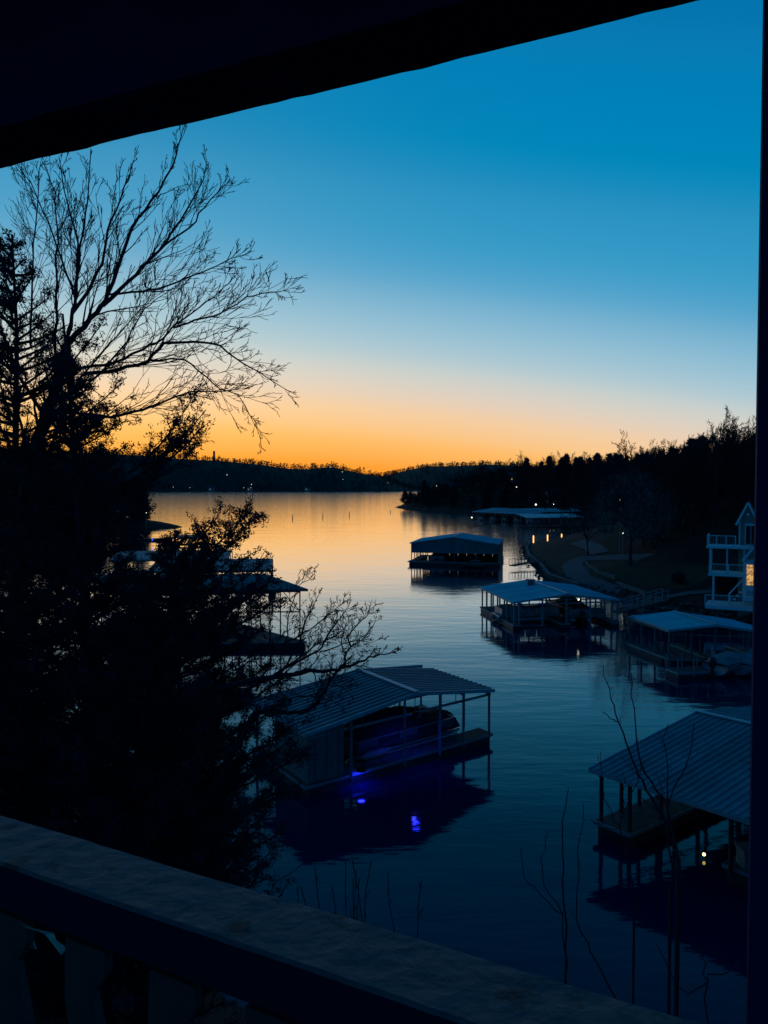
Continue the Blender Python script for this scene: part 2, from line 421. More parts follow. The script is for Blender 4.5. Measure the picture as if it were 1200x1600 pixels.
def tubes(branches, rmin, sides=3):
    V = []; F = []; o = 0
    for pts, rad, lvl in branches:
        P = np.array(pts); n = len(P); rr = np.maximum(np.array(rad), rmin)
        D = np.gradient(P, axis=0); D /= (np.linalg.norm(D, axis=1)[:,None]+1e-9)
        ref = np.array([0.3,0.9,.3]) if abs(D[0,2]) > .7 else np.array([0,0,1.0])
        A = np.cross(D, ref); A /= (np.linalg.norm(A, axis=1)[:,None]+1e-9); B = np.cross(D, A)
        s = sides if lvl < 3 else 7
        for k in range(s):
            t_ = 2*PI*k/s; V.append(P+(A*math.cos(t_)+B*math.sin(t_))*rr[:,None])
        idx = o+np.arange(s*n).reshape(s, n)
        for k in range(s):
            k2 = (k+1) % s
            F.append(np.stack([idx[k,:-1], idx[k2,:-1], idx[k2,1:], idx[k,1:]], 1))
        o += s*n
    return np.concatenate(V), np.concatenate(F)
def tufts(centers, size, k, leaf, flat=1.0):
    c = np.repeat(np.asarray(centers), k, 0)+nr.randn(len(centers)*k, 3)*size*np.array([1,1,flat])
    a = nr.randn(len(c), 3); a /= np.linalg.norm(a, axis=1)[:,None]
    b = np.cross(a, nr.randn(len(c), 3)); b /= np.linalg.norm(b, axis=1)[:,None]
    s = leaf*(.6+.8*nr.rand(len(c)))[:,None]
    return np.stack([c-a*s, c+a*s*.9+b*s*.25, c+b*s*.75], 1).reshape(-1, 3)

# ---- prototypes for the woods on the shores (local coordinates, base at origin)
def proto_bare(seed, h, kids=5, lvl=3, wide=.8, rmin=.03):
    R_ = random.Random(seed); out = []; tr0 = []
    grow((0,0,-.5), (R_.gauss(0,.05), R_.gauss(0,.05), 1), h*.4, h*.020, 0, tr0, R_, 5, .05, .1)
    e_ = tr0[0][0][-1]
    for k in range(kids):
        an = 2*PI*(k+R_.random()*.7)/kids; t_ = wide*(.35+.55*R_.random()) if k else .08
        p0 = tr0[0][0][-1 - (k % 3)]
        grow(p0, (math.cos(an)*t_, math.sin(an)*t_, 1), h*(.48+.12*R_.random())*(1 if k else 1.02), h*.010, lvl, out, R_, 6, .12, .03, 6, .72, .52)
    tr = tr0+[b_ for b_ in out if b_[2] >= lvl]; tw = [b_ for b_ in out if b_[2] < lvl]
    V, F = tubes(tr, .05); V2, F2 = tubes(tw, rmin)
    return [('trunk', np_mesh('trunk', V, F, M_bark)), ('crown', np_mesh('crown', V2, F2, M_twig))]
def proto_green(seed, h, wr=.22, k=16):
    R_ = random.Random(seed); C_ = []
    br = [([np.array((0,0,-.5)), np.array((R_.gauss(0,.2),0,h*.5)), np.array((R_.gauss(0,.3),0,h*.97))], [h*.02, h*.012, .03], 3)]
    for i in range(150):
        u = R_.random()**.85; z = h*(.12+.86*u); rr = h*wr*((1-u)**.5+.04)*(.5+.75*R_.random())*(.6+.4*min(1,u*4)); an = R_.random()*2*PI
        e_ = np.array((math.cos(an)*rr, math.sin(an)*rr, z+rr*.12)); s_ = np.array((0,0,z-.1*rr))
        br.append(([s_, (s_+e_)/2+np.array((0,0,.06*rr)), e_], [.05,.035,.02], 1))
        for q in range(5):
            f = .35+.65*(q+R_.random())/5; C_.append(s_+(e_-s_)*f+np.array([R_.gauss(0,.12*rr), R_.gauss(0,.12*rr), R_.gauss(0,.18)]))
    V, F = tubes(br, .02)
    T = tufts(C_, h*.026, k, h*.022, .7)
    return [('trunk', np_mesh('trunk', V, F, M_bark)), ('crown', np_mesh('crown', T, np.arange(len(T)).reshape(-1,3), M_cedar))]
bare_p = [proto_bare(3, 14, 8, wide=1.5), proto_bare(5, 13, 8, wide=1.8), proto_bare(9, 15, 8, wide=1.25)]
green_p = [proto_green(2, 12, .30), proto_green(4, 13, .25), proto_green(6, 10, .36)]
def plant_tree(name, label, cat, proto, loc, rz, s, group=None):
    r_ = thing(name, label, cat, loc, group); r_.rotation_euler = (0,0,rz); r_.scale = (s,s,s*(.9+.25*rnd.random()))
    for nme, me in proto: link(nme, me, r_)
    return r_

# trees on the right-hand hill
placed = []
def ok(x, y, dmin):
    for a, b_ in placed:
        if (a-x)**2+(b_-y)**2 < dmin*dmin: return False
    placed.append((x, y)); return True
SKY = [(560,770),(640,752),(680,742),(740,722),(800,708),(860,701),(1040,698),(1080,682),(1130,664),(1300,660)]
def cap_scale(px, Yy, x, s, h0):
    top = Zp(float(np.interp(px, [a for a, b in SKY], [b for a, b in SKY])), Yy)*1.0
    return min(s, (top-hz(x, Yy))/(h0*1.12))
def zone(px, Yy):
    if px < 735: return 'above the low spit'
    if px < 905: return 'on the rise behind the far community dock'
    if px < 1040: return 'on the slope behind the spreading tree'
    return 'on the slope behind and above the house'
cnt = 0; tries = 0
while cnt < 285 and tries < 9000:
    tries += 1
    Yy = 118+rnd.random()**1.1*357; px = 660+rnd.random()*605
    x = (px-600)/1200*Yy
    d = float(sdf(right_land, [(x, Yy)])[0])
    if d < (5 if Yy > 240 else 15): continue
    if Yy > 430 and d < 9: continue
    if Yy < 140 and px < 990: continue
    if not ok(x, Yy, 5.2 if Yy < 300 else 6.2): continue
    g = rnd.random() < (.5 if Yy > 230 else .3)
    pr = rnd.choice(green_p if g else bare_p); s = (.75+.45*rnd.random())
    if Yy > 380: s *= .85
    s = cap_scale(px, Yy, x, s, 13 if g else 14)
    if s < .38: continue
    z_ = zone(px, Yy)
    plant_tree('evergreen_tree' if g else 'bare_tree', ('dark evergreen in the wood ' if g else 'bare leafless tree in the wood ')+z_, 'tree', pr, (x, Yy, hz(x, Yy)), rnd.random()*6.28, s, ('evergreens ' if g else 'bare trees ')+z_)
    cnt += 1
n = 5200; Q = np.column_stack([nr.uniform(15, 330, n), nr.uniform(115, 520, n)]); dq = sdf(right_land, Q); pxq = 600+1200*Q[:,0]/Q[:,1]
Q = Q[(dq > np.where(Q[:,1] > 240, 3, 15)) & (pxq < 1300) & ~((Q[:,1] < 140) & (pxq < 990))]
tag(tri_obj('undergrowth', crowns(np.column_stack([Q, height(Q)]), 6.0, 30, .5), M_wood_far), 'dark tangled undergrowth between the trees of the right hill', 'undergrowth', kind='stuff')
# tall trees behind the house on the right
TL = {1020:'leftmost', 1052:'second from the left', 1085:'third from the left', 1100:'farther back fourth from the left', 1118:'fifth from the left, standing forward,', 1150:'sixth from the left', 1165:'farther back second from the right', 1182:'rightmost'}
for (px, Yy, s, k) in [(1085,118,1.0,0),(1118,112,1.22,1),(1150,122,1.3,2),(1182,110,1.25,0),(1052,135,1.0,1),(1100,140,1.25,2),(1165,140,1.35,1),(1020,150,1.0,0)]:
    x = (px-600)/1200*Yy
    s = cap_scale(px, Yy, x, s, 14.5)
    plant_tree('bare_tree', TL[px]+' of the tall bare trees behind the house', 'tree', bare_p[k], (x, Yy, hz(x, Yy)), rnd.random()*6, s*1.05, 'tall trees behind the house')
# the small evergreens on the tip of the spit
for (px, Yy, s, lab) in [(633,478,.62,'dark conical evergreen alone on the tip of the low spit'),(641,470,.52,'smaller evergreen just right of the one on the spit tip'),(655,462,.5,'evergreen farther back along the low spit by the shore house')]:
    x = (px-600)/1200*Yy; plant_tree('evergreen_tree', lab, 'tree', green_p[2], (x, Yy, max(.2, hz(x, Yy))), 1, s*1.5)
# wide tree with hazy fine crown beside the shore road
pt = on_ground(985, 884)
st_ = plant_tree('spreading_tree', 'wide spreading tree with a hazy fine crown beside the shore road', 'tree', proto_bare(21, 17, 9, 3, 1.5, .016), pt, .4, .92)
def buds(root, r, h, n, seed, m):
    q = nr.randn(n,3); q /= np.linalg.norm(q, axis=1)[:,None]; q *= (nr.rand(n)**.4)[:,None]*np.array([r, r, h*.36]); q[:,2] += h*.60; q[:,2] -= (q[:,0]**2+q[:,1]**2)/r**2*h*.12
    q += .35*r*np.column_stack([bumps(q[:,:2]*3, 2.0, seed)*.3, bumps(q[:,1:]*3, 2.0, seed)*.3, bumps(q[:,:2]*3, 1.5, seed+1)*.25])
    T = tufts(q, .16, 5, .075); link('foliage', np_mesh('foliage', T, np.arange(len(T)).reshape(-1,3), m), root)['kind'] = 'stuff'
M_bud = mat('budding_twigs', (.10,.17,.15), (.15,.23,.2), .95, scale=2)
buds(st_, 6.8, 15, 5200, 1, M_bud)
pt = on_ground(920, 868)
plant_tree('spreading_tree', 'lower spreading tree left of the wide one at the shore road', 'tree', proto_bare(22, 12, 8, 3, 1.5, .016), pt, 2.0, .8)
# trees on the left bank beyond the cedar
cnt = 0; tries = 0
while cnt < 90 and tries < 4000:
    tries += 1
    Yy = 30+rnd.random()*300; px = -90+rnd.random()*330
    x = (px-600)/1200*Yy; d = float(sdf(near_land, [(x, Yy)])[0])
    if d < 2.5 or not ok(x, Yy, 5.5): continue
    if Yy < 60 and d < 6: continue
    g = rnd.random() < .6; pr = rnd.choice(green_p if g else bare_p)
    top = Zp(704, Yy); s = min(1.1, max(.35, (top-hz(x,Yy))/(13 if g else 14)))*(.8+.25*rnd.random())
    plant_tree('evergreen_tree' if g else 'bare_tree', 'dark evergreen on the left bank behind the big cedar' if g else 'bare tree on the left bank behind the big cedar', 'tree', pr, (x, Yy, hz(x,Yy)), rnd.random()*6, s, 'evergreens on the left bank' if g else 'bare trees on the left bank')
    cnt += 1
for (px, Yy, s, lab) in [(196,262,.62,'leftmost small tree on the point of land at left'),(206,262,.6,'second small tree from the left on the point of land'),(216,264,.7,'tallest small tree on the point of land at left'),(228,262,.6,'rightmost small tree on the point of land, nearest open water')]:
    x = (px-600)/1200*Yy; plant_tree('bank_tree', lab, 'tree', green_p[0], (x, Yy, max(.2,hz(x,Yy))), px, s)

#@@PART2
# ------------------------------------------------------------------ shore works: ribbons that lie on the ground
def ribbon(name, pts, wd, m, lift=.05, thick=.0):
    P = []
    for i in range(len(pts)-1):
        for k in range(8): P.append(pts[i].lerp(pts[i+1], k/8))
    P.append(pts[-1]); V = []; n = 7
    for i, p in enumerate(P):
        d = (P[min(i+1,len(P)-1)]-P[max(i-1,0)]); d.z = 0; d.normalize(); s_ = Vector((-d.y, d.x, 0))
        for k in range(n): q = p+s_*wd*(k/(n-1)-.5); V.append((q.x, q.y, 0))
    V = np.array(V); V[:,2] = np.maximum(height(V[:,:2]), .05)+lift
    q = (np.arange(len(P)-1)[:,None]*n+np.arange(n-1)[None,:]).ravel()
    return tag(link(name, np_mesh(name, V, np.stack([q,q+1,q+n+1,q+n],1), m, True)), None, None, kind='structure')
G = on_ground
ribbon('road', [G(1010,872), G(952,872), G(905,873), G(893,884), G(905,903), G(940,920), G(965,930)], 3.2, M_asph, .06)
ribbon('path', [G(1118,926), G(1075,930), G(1030,936), G(996,944), G(968,952)], 1.3, M_conc, .10)
ribbon('path', [G(902,848), G(925,856), G(938,866)], 3.0, M_asph, .12)
ribbon('lawn', [G(905,888), G(960,892), G(1040,900), G(1110,905)], 9, M_lawn, .03)
def wall_line(name, label, pts, h, wd, m):
    r_ = thing(name, label, 'wall', pts[0]); b = MB(); c = MB(); st = None
    for a, b2 in zip(pts[:-1], pts[1:]):
        L = (b2-a).length; k = max(1, int(L/.9)); 
        for i in range(k):
            p = a.lerp(b2, i/k); q = a.lerp(b2, (i+.93)/k)
            b.bar(Vector((p.x,p.y,h*.5-.3)), Vector((q.x,q.y,h*.5-.3)), wd*(.85+.25*rnd.random()), h+.6)
        c.bar(Vector((a.x,a.y,h+.05)), Vector((b2.x,b2.y,h+.05)), wd*1.15, .10)
    s_ = part('stone_courses', b, m, r_); s_['kind'] = 'stuff'; part('coping', c, M_conc, r_)
    return r_
wall_line('seawall', 'low stone seawall with pale coping round the point with the yellow lights', [un(900,843,.0), un(862,847), un(829,852), un(823,860), un(826,872), un(843,886), un(858,905), un(905,921)], .75, .5, M_stone)
wall_line('retaining_wall', 'pale curb wall along the inside of the shore road bend', [G(914,872), G(918,884), G(935,898), G(962,908)], G(935,898).z+.25, .3, M_conc)
wall_line('retaining_wall', 'pale straight retaining wall on the lawn left of the walkway', [G(964,913), G(985,923), G(1008,932)], G(985,923).z+.3, .3, M_conc)
def riprap(label, line, n, r0):
    V = []; F = []
    for k in range(n):
        i = rnd.randrange(len(line)-1); p = Vector(line[i]).lerp(Vector(line[i+1]), rnd.random()); x = p.x+rnd.gauss(0,.5); y = p.y+rnd.gauss(0,.5)
        r = r0*(.4+.9*rnd.random()); z = max(0, hz(x, y)); o = len(V)
        for a in ((1,0,0),(-1,0,0),(0,1,0),(0,-1,0),(0,0,1),(.6,.6,.5),(-.6,.6,.4),(.5,-.7,.5),(-.6,-.6,.6)): V.append((x+a[0]*r*rnd.uniform(.7,1.2), y+a[1]*r*rnd.uniform(.7,1.2), z+a[2]*r*rnd.uniform(.5,.9)))
        F += [(o,o+5,o+4),(o+5,o+2,o+4),(o+2,o+6,o+4),(o+6,o+1,o+4),(o+1,o+8,o+4),(o+8,o+3,o+4),(o+3,o+7,o+4),(o+7,o,o+4)]
    tag(tri_obj('riprap', np.array(V)[np.array(F)].reshape(-1,3), M_stone), label, 'rocks', kind='stuff')
sl = [(p[0], p[1], 0) for p in right_land[2:28]]
riprap('loose grey rocks along the waterline of the right shore', sl, 1500, .45)
# walkway bridge with rails towards the house
def footbridge(label, A, B, wd):
    r_ = thing('gangway', label, 'walkway', A)
    A = Vector(A); B = Vector(B); part('deck', MB().bar(A, B, wd, .14), M_deck, r_)
    d = (B-A).normalized(); s_ = d.cross(Vector((0,0,1))); n = 9
    for k in (-1, 1):
        part('handrail', MB().bar(A+s_*wd*.5*k+Vector((0,0,1)), B+s_*wd*.5*k+Vector((0,0,1)), .06, .06), M_steel, r_)
        for i in range(n):
            p = A.lerp(B, i/(n-1))+s_*wd*.5*k; part('post', MB().bar(p, p+Vector((0,0,1)), .06, .06), M_steel, r_)
    return r_
footbridge('narrow railed walkway sloping from the lawn down to the shore dock', un(962,957,.9), un(1040,936,2.2), 1.3)
footbridge('long thin gangway between the point and the gabled dock', un(800,884,.6), un(838,877,.9), 1.2)

# glowing posts on the point
def post_light(px, py, lab, m=None, hgt=1.9, Yp=None):
    p = un(px, py, .85); r_ = thing('light_post', lab, 'light', p, 'glowing posts on the seawall')
    part('post', MB().tube([p, p+Vector((0,0,.25))], .12, 8), M_black, r_)
    part('glowing_tube', MB().tube([p+Vector((0,0,.25)), p+Vector((0,0,hgt))], .13, 8), m or M_L_warm, r_)
    part('cap', MB().tube([p+Vector((0,0,hgt)), p+Vector((0,0,hgt+.1))], .16, 8), M_black, r_)
post_light(833.5, 850, 'leftmost of the three glowing amber posts on the seawall')
post_light(855.5, 848.5, 'middle one of the three glowing amber posts on the seawall')
post_light(877.5, 847, 'rightmost of the three glowing amber posts on the seawall')

# ------------------------------------------------------------------ docks
def dock(label, K, deck_z, decks, posts, m_roof, rib=.4, wide=.8, rh=.045, beams=True, group=None, postr=.06, name='covered_dock', m_post=None, m_trim=None, gable=None):
    """K: six roof corners, s across (-1..1), t from front (-1) to back (1)"""
    FL, RF, FR, BL, RB, BR = [Vector(k) for k in K]
    m_post = m_post or M_steel; m_trim = m_trim or M_trim
    def top(s, t):
        u = (t+1)/2
        if s <= 0: return FL.lerp(BL, u).lerp(RF.lerp(RB, u), s+1)
        return RF.lerp(RB, u).lerp(FR.lerp(BR, u), s)
    c = top(0, 0); root = thing(name, label, 'boat dock', (c.x, c.y, 0), group)
    rl = root.location
    # roof sheets
    for sgn in (-1, 1):
        E0 = top(sgn, -1); E1 = top(sgn, 1); R0 = top(0, -1); v = E0-R0; ax = (top(0,1)-R0); L = ax.length; ax.normalize()
        n = max(1, round(L/wide)); wv = L/n; nr_ = max(1, round(wv/rib)); st = wv/nr_
        nrm = ax.cross(v).normalized()
        if nrm.z < 0: nrm = -nrm
        prof = []
        for k in range(nr_):
            x0 = k*st; prof += [(x0,0),(x0+st*.62,0),(x0+st*.72,rh),(x0+st*.88,rh),(x0+st*.98,0)]
        prof.append((wv, 0))
        pts = [ax*a+nrm*h_ for a, h_ in prof]; m_ = len(pts)
        b = MB(); V = pts+[p+v for p in pts]+[Vector((0,0,0))-nrm*.03, ax*wv-nrm*.03, ax*wv-nrm*.03+v, v-nrm*.03]
        F = [(i, i+1, m_+i+1, m_+i) for i in range(m_-1)]+[(2*m_, 2*m_+3, 2*m_+2, 2*m_+1), tuple(range(m_, 2*m_))+(2*m_+2, 2*m_+3)]
        b.add(V, F); me = b.mesh('roof_panel', m_roof)
        for k in range(n): link('roof_panel', me, root, R0+ax*wv*k-Vector(rl))
        part('eave_fascia', MB().bar(E0-Vector((0,0,.09)), E0+ax*L-Vector((0,0,.09)), .05, .16), m_trim, root)
    for t in (-1, 1):
        for sgn in (-1, 1):
            part('rake_fascia', MB().bar(top(0,t)-Vector((0,0,.07)), top(sgn,t)-Vector((0,0,.07)), .05, .18), m_trim, root)
    part('ridge_cap', MB().bar(top(0,-1)+Vector((0,0,.05)), top(0,1)+Vector((0,0,.05)), .28, .05), m_trim, root)
    # posts, shared mesh for posts of the same length
    cache = {}
    for s_, t_ in posts:
        p = top(s_, t_); h = round(p.z-.12-(deck_z-.25), 2)
        if h not in cache: cache[h] = MB().box((0,0,h/2), (postr*2, postr*2, h)).mesh('post', m_post)
        link('post', cache[h], root, Vector((p.x, p.y, deck_z-.25))-Vector(rl))
    if beams:
        for s_ in sorted(set(round(p[0],2) for p in posts)):
            ts = [p[1] for p in posts if round(p[0],2) == s_]
            if len(ts) > 1:
                part('beam', MB().bar(top(s_, min(ts))-Vector((0,0,.22)), top(s_, max(ts))-Vector((0,0,.22)), .08, .16), m_post, root)
        for t_ in sorted(set(round(p[1],2) for p in posts)):
            L0 = top(-.97, t_); R0 = top(.97, t_); z = min(L0.z, R0.z)-.3
            L0.z = z; R0.z = z; b = MB().bar(L0, R0, .06, .12)
            for q in (-.5, 0, .5):
                a = top(q, t_); b.bar(Vector((a.x,a.y,z)), a-Vector((0,0,.12)), .04, .04)
            part('truss', b, m_post, root)
    for s0, s1, t0, t1 in decks:
        q = [top(a, b_) for a, b_ in ((s0,t0),(s1,t0),(s1,t1),(s0,t1))]
        def ring(z, k=1.0):
            cc = sum((Vector((p.x,p.y,0)) for p in q), Vector())/4
            return [Vector((cc.x+(p.x-cc.x)*k, cc.y+(p.y-cc.y)*k, z)) for p in q]
        part('deck', MB().prism(ring(deck_z-.12), (0,0,.12)), M_deck, root)
        part('float', MB().prism(ring(-.3, .97), (0,0,deck_z+.175)), M_float, root)
        for i in range(4): pass
        rr = ring(deck_z-.07, 1.004)
        part('rim', MB().bar(rr[0], rr[1], .05, .14).bar(rr[1], rr[2], .05, .14).bar(rr[2], rr[3], .05, .14).bar(rr[3], rr[0], .05, .14), M_steel, root)
    root['_'] = 0; del root['_']
    return root, top
def rectK(cx, cy, rot, W, L, ze, zr):
    ex = Vector((math.cos(rot), math.sin(rot), 0)); ey = Vector((-math.sin(rot), math.cos(rot), 0)); c = Vector((cx, cy, 0))
    f = lambda s, t: c+ex*s*W/2+ey*t*L/2+Vector((0,0,ze+(zr-ze)*(1-abs(s))))
    return [f(-1,-1), f(0,-1), f(1,-1), f(-1,1), f(0,1), f(1,1)]
def pr(ss, ts): return [(s_, t_) for s_ in ss for t_ in ts]
def hood_lamp(label, p, m, r=.09, group=None):
    """small lamp in a downward hood: its glow is seen in the water below it"""
    p = Vector(p); root = thing('dock_light', label, 'light', p, group)
    part('hood', MB().tube([p+Vector((0,0,.14)), p+Vector((0,0,.10)), p+Vector((0,0,-.10))], [.01, r*1.25, r*1.5], 12, False).tube([p+Vector((0,0,.2)), p+Vector((0,0,.13))], .02, 6), M_black, root)
    part('bulb', MB().ball(p, r, 10, 6, (1,1,.6)), m, root, True)
    return root
def bulb(label, p, m, r=.08, group=None, mount=.5):
    p = Vector(p); root = thing('dock_light', label, 'light', p, group)
    part('bracket', MB().tube([p+Vector((0,0,mount)), p+Vector((0,0,r))], .02, 6), M_black, root)
    part('bulb', MB().ball(p, r, 8, 5), m, root, True)
    return root

# boats -------------------------------------------------------------
def lp(name, mb, m, root, smooth=False): return link(name, mb.mesh(name, m, (0,0,0), smooth), root)
def pontoon_boat(label, p, rz, L=7.0, cover=True, stripe=None, group=None, M_hull=None, low=0.0):
    M_hull = M_hull or globals()['M_hull']
    r_ = thing('pontoon_boat', label, 'boat', p, group); r_.rotation_euler = (0,0,rz); W = 2.5
    for y in (-.85, .85): lp('pontoon', MB().tube([(-L/2,y,.25),(-L/2+.3,y,.25),(L/2-.9,y,.25),(L/2-.3,y,.33),(L/2,y,.5)], [.2,.32,.32,.25,.05], 12), M_alu, r_, True)
    lp('deck', MB().box((0,0,.66), (L*.94, W, .12)), M_alu, r_)
    for k, (a, b) in enumerate((((-L*.45,-W/2),(L*.42,-W/2)), ((-L*.45,W/2),(L*.42,W/2)), ((-L*.45,-W/2),(-L*.45,W/2)), ((L*.42,-W/2),(L*.42,W/2)))):
        A = Vector((*a,.72)); B = Vector((*b,.72)); n = max(2, round((B-A).length/1.3))
        for i in range(n):
            p0 = A.lerp(B, (i+.03)/n); p1 = A.lerp(B, (i+.97)/n)
            lp('fence_panel', MB().bar(p0+Vector((0,0,.34)), p1+Vector((0,0,.34)), .03, .56), M_hull if i % 2 else (stripe or M_hull), r_)
        lp('rail', MB().bar(A+Vector((0,0,.66)), B+Vector((0,0,.66)), .05, .05), M_alu, r_)
    for x in (-L*.33, L*.25):
        for y in (-.8, .8): lp('seat', MB().box((x,y,1.0), (1.3,.6,.5)).box((x,y*1.27,1.25), (1.3,.15,.6)), M_hull, r_)
    lp('console', MB().prism([(.1,-.9,.72),(.7,-.9,.72),(.6,-.9,1.6),(.3,-.9,1.7)], (0,.7,0)), M_hull, r_)
    lp('outboard_engine', MB().box((-L/2-.15,0,.9), (.4,.35,.55)).box((-L/2-.1,0,.3), (.18,.12,.9)), M_black, r_)
    if cover:
        V = []; n = 13; m_ = 9
        for i in range(n):
            u = i/(n-1); x = -L*.46+u*L*.92; ht = 1.35+.75*math.sin(min(1,u*1.25)*PI)**.7*(1 if u < .8 else (1-u)/.2*.7+.3)
            for k in range(m_):
                v = k/(m_-1)*2-1; V.append((x, v*W*.55, 1.1-low*abs(v)**3+(ht-.9)*(1-abs(v)**2.2)*(.9 if i in (0,n-1) else 1)+(.05*math.sin(i*2.1+k))))
        F = [(i*m_+k, i*m_+k+1, (i+1)*m_+k+1, (i+1)*m_+k) for i in range(n-1) for k in range(m_-1)]
        lp('cover', MB().add(V, F), M_cover, r_, True)
    return r_
def motor_boat(label, p, rz, L=5.5, cover=None, engine=True):
    r_ = thing('motor_boat', label, 'boat', p); r_.rotation_euler = (0,0,rz)
    V = []; st = [(-.5,1.0,.0),(-.3,1.05,0),(0,1.05,0),(.25,.9,.02),(.42,.5,.08),(.5,.04,.15)]; 
    for u, wd, up in st:
        x = u*L
        for y, z in ((-wd,.75+up),(-wd*.92,.4+up),(-wd*.6,.1+up),(0,-.1+up*3),(wd*.6,.1+up),(wd*.92,.4+up),(wd,.75+up)): V.append((x, y, z))
    F = [(i*7+k, i*7+k+1, (i+1)*7+k+1, (i+1)*7+k) for i in range(5) for k in range(6)]+[tuple(range(7))]
    lp('hull', MB().add(V, F), M_hull, r_, True)
    V = []; m_ = 9
    for i in range(9):
        u = i/8; x = (-.49+u*.97)*L; wd = np.interp(u-.5, [s_[0] for s_ in st], [s_[1] for s_ in st])*1.03; hh = .12+.46*math.exp(-((u-.40)/.30)**4)
        for k in range(m_):
            v = k/(m_-1)*2-1; V.append((x, v*wd, .74+.15*u+hh*(1-abs(v)**3.0)))
    lp('cover', MB().add(V, [(i*m_+k, i*m_+k+1, (i+1)*m_+k+1, (i+1)*m_+k) for i in range(8) for k in range(m_-1)]), cover or M_hull, r_, True)
    lp('rub_rail', MB().bar((-.5*L,-1.04,.84), (.25*L,-.93,.88), .05, .07).bar((-.5*L,1.04,.84), (.25*L,.93,.88), .05, .07), M_black, r_)
    if engine:
        e_ = lp('outboard_engine', MB().ball((-L/2-.35,0,1.0), .42, 12, 8, (.8,.75,1)), M_black, r_, True)
        lp('engine_leg', MB().box((-L/2-.3,0,.3), (.22,.14,1.0)), M_black, e_)
    return r_

# F: the near dock left of the middle
FL, RF, FR = un(478,1147,2.93), un(651,1082,3.85), un(773,1077,2.93)
RB, BR = un(559,1046,3.85), un(660,1039,2.93); BL = FL+(RB-RF)*1.12; BL.z = 2.93
posts = [(s_, -.95) for s_ in (-.6,-.1,.3,.6,.95)]+[(.95,-.3),(.95,.35),(.95,.95),(.6,.95),(.2,.95),(-.2,.95),(-.6,.95),(-.95,.95),(-.95,.2)]
rF, tF = dock('near two slip dock left of centre with ribbed metal gable roof and blue lights', [FL,RF,FR,BL,RB,BR], .55,
    [(-1,.97,-1.0,-.66),(-1,-.62,-.655,.95),(-.615,.97,.70,.97)], posts, M_roof_dark, .40, .8, .05)
def shed(root, top, s0, s1, t0, t1, z0, m, sink=.14):
    q = [(s0,t0),(s1,t0),(s1,t1),(s0,t1)]; V = [Vector((top(*a).x, top(*a).y, z0)) for a in q]+[top(*a)-Vector((0,0,sink)) for a in q]
    if s0 < 0 < s1:
        pass
    b = MB().add(V, [(3,2,1,0),(4,5,6,7),(0,1,5,4),(1,2,6,5),(2,3,7,6),(3,0,4,7)])
    return part('shed', b, m, root)
sh = shed(rF, tF, -.97, -.66, -.93, .1, .56, M_shed)
a = tF(-.9,-.94); d_ = (tF(-.7,-.94)-a); d_.z = 0
for k in range(3):
    q = a+d_*(k*.5-.0); part('wall_seam', MB().box((q.x, q.y, 1.7), (.05,.05,2.1)), M_steel, rF)
p0 = tF(.12,-.0); ang = math.atan2((tF(.9,0)-tF(-.9,0)).y, (tF(.9,0)-tF(-.9,0)).x)
pontoon_boat('pontoon boat under a dark humped cover inside the near ribbed roof dock', (p0.x, p0.y, .05), ang, 7.6, M_hull=M_cover, stripe=M_navy, low=.25)
# the low white skiff rail seen beside the boat
q = tF(-.25,-.55); solo('kayak', MB().tube([q+Vector((-1.2*math.cos(ang),-1.2*math.sin(ang),.15-q.z+.62)), q+Vector((-.7*math.cos(ang),-.7*math.sin(ang),.08-q.z+.66)), q+Vector((.4*math.cos(ang),.4*math.sin(ang),.08-q.z+.66)), q+Vector((1.0*math.cos(ang),1.0*math.sin(ang),.18-q.z+.64))], [.04,.2,.2,.04], 10), M_shed, (q.x,q.y,.6), 'pale slim kayak lying on the near dock beside the covered boat', 'kayak', None, True)
k_ = tF(-.5,-1.0); hood_lamp('left blue dock light low at the edge of the near dock', (k_.x-.12, k_.y-.20, .80), M_L_blue, .17, 'blue lights of the near dock')
k_ = tF(.0,-.985); hood_lamp('right blue dock light high under the roof edge of the near dock', (k_.x, k_.y-.05, 2.75), M_L_blue, .18, 'blue lights of the near dock')
bl = bpy.data.lights.new('blue_glow', 'SPOT'); bl.energy = 30; bl.color = (.05,.06,1); bl.spot_size = R(150); bl.spot_blend = .6; bl.shadow_soft_size = .1
blo = bpy.data.objects.new('blue_glow', bl); COL.objects.link(blo); k_ = tF(.0,-.93); blo.location = (k_.x, k_.y, 2.55)

# C: blue roof dock right of the middle with a pontoon boat
KC = rectK(17.03, 80.3, .16, 10.98, 11.42, 2.71, 3.4)
rC, tC = dock('open blue roofed dock with pontoon boat right of the middle', KC, .5,
    [(-1,-.86,-1,1),(-.12,.06,-1,.75),(.84,1,-1,1),(-.855,.835,.76,1)], pr((-.97,-.88), (-.95,-.55,-.15,.25,.65,.95))+pr((.0,), (-.95,.0,.9))+pr((-.45,.45), (-.95,.95))+pr((.86,.97), (-.95,-.3,.35,.95)), M_roof_blue, .45, .9, .03, postr=.075)
p0 = tC(-.46,-.15); pontoon_boat('white pontoon boat in the left slip of the blue roofed dock', (p0.x, p0.y, .05), .16+PI, 7.0, cover=False)
p0 = tC(.45,-.0); pontoon_boat('dark covered pontoon boat in the right slip of the blue roofed dock', (p0.x, p0.y, .05), .16+PI/2, 7.0, cover=True)
p0 = tC(-.18,.35); c_ = MB().box((p0.x, p0.y, 3.3), (.7,.7,1.0)).box((p0.x,p0.y,3.84), (.9,.9,.1)); 
solo('roof_vent', c_, M_roof_dark, (p0.x,p0.y,3.0), 'small box vent standing on the ridge of the blue roofed dock', 'vent')
k_ = tC(.25,-.9); bulb('white bulb under the front gable of the blue roofed dock', (k_.x, k_.y, 2.72), M_L_white, .09)
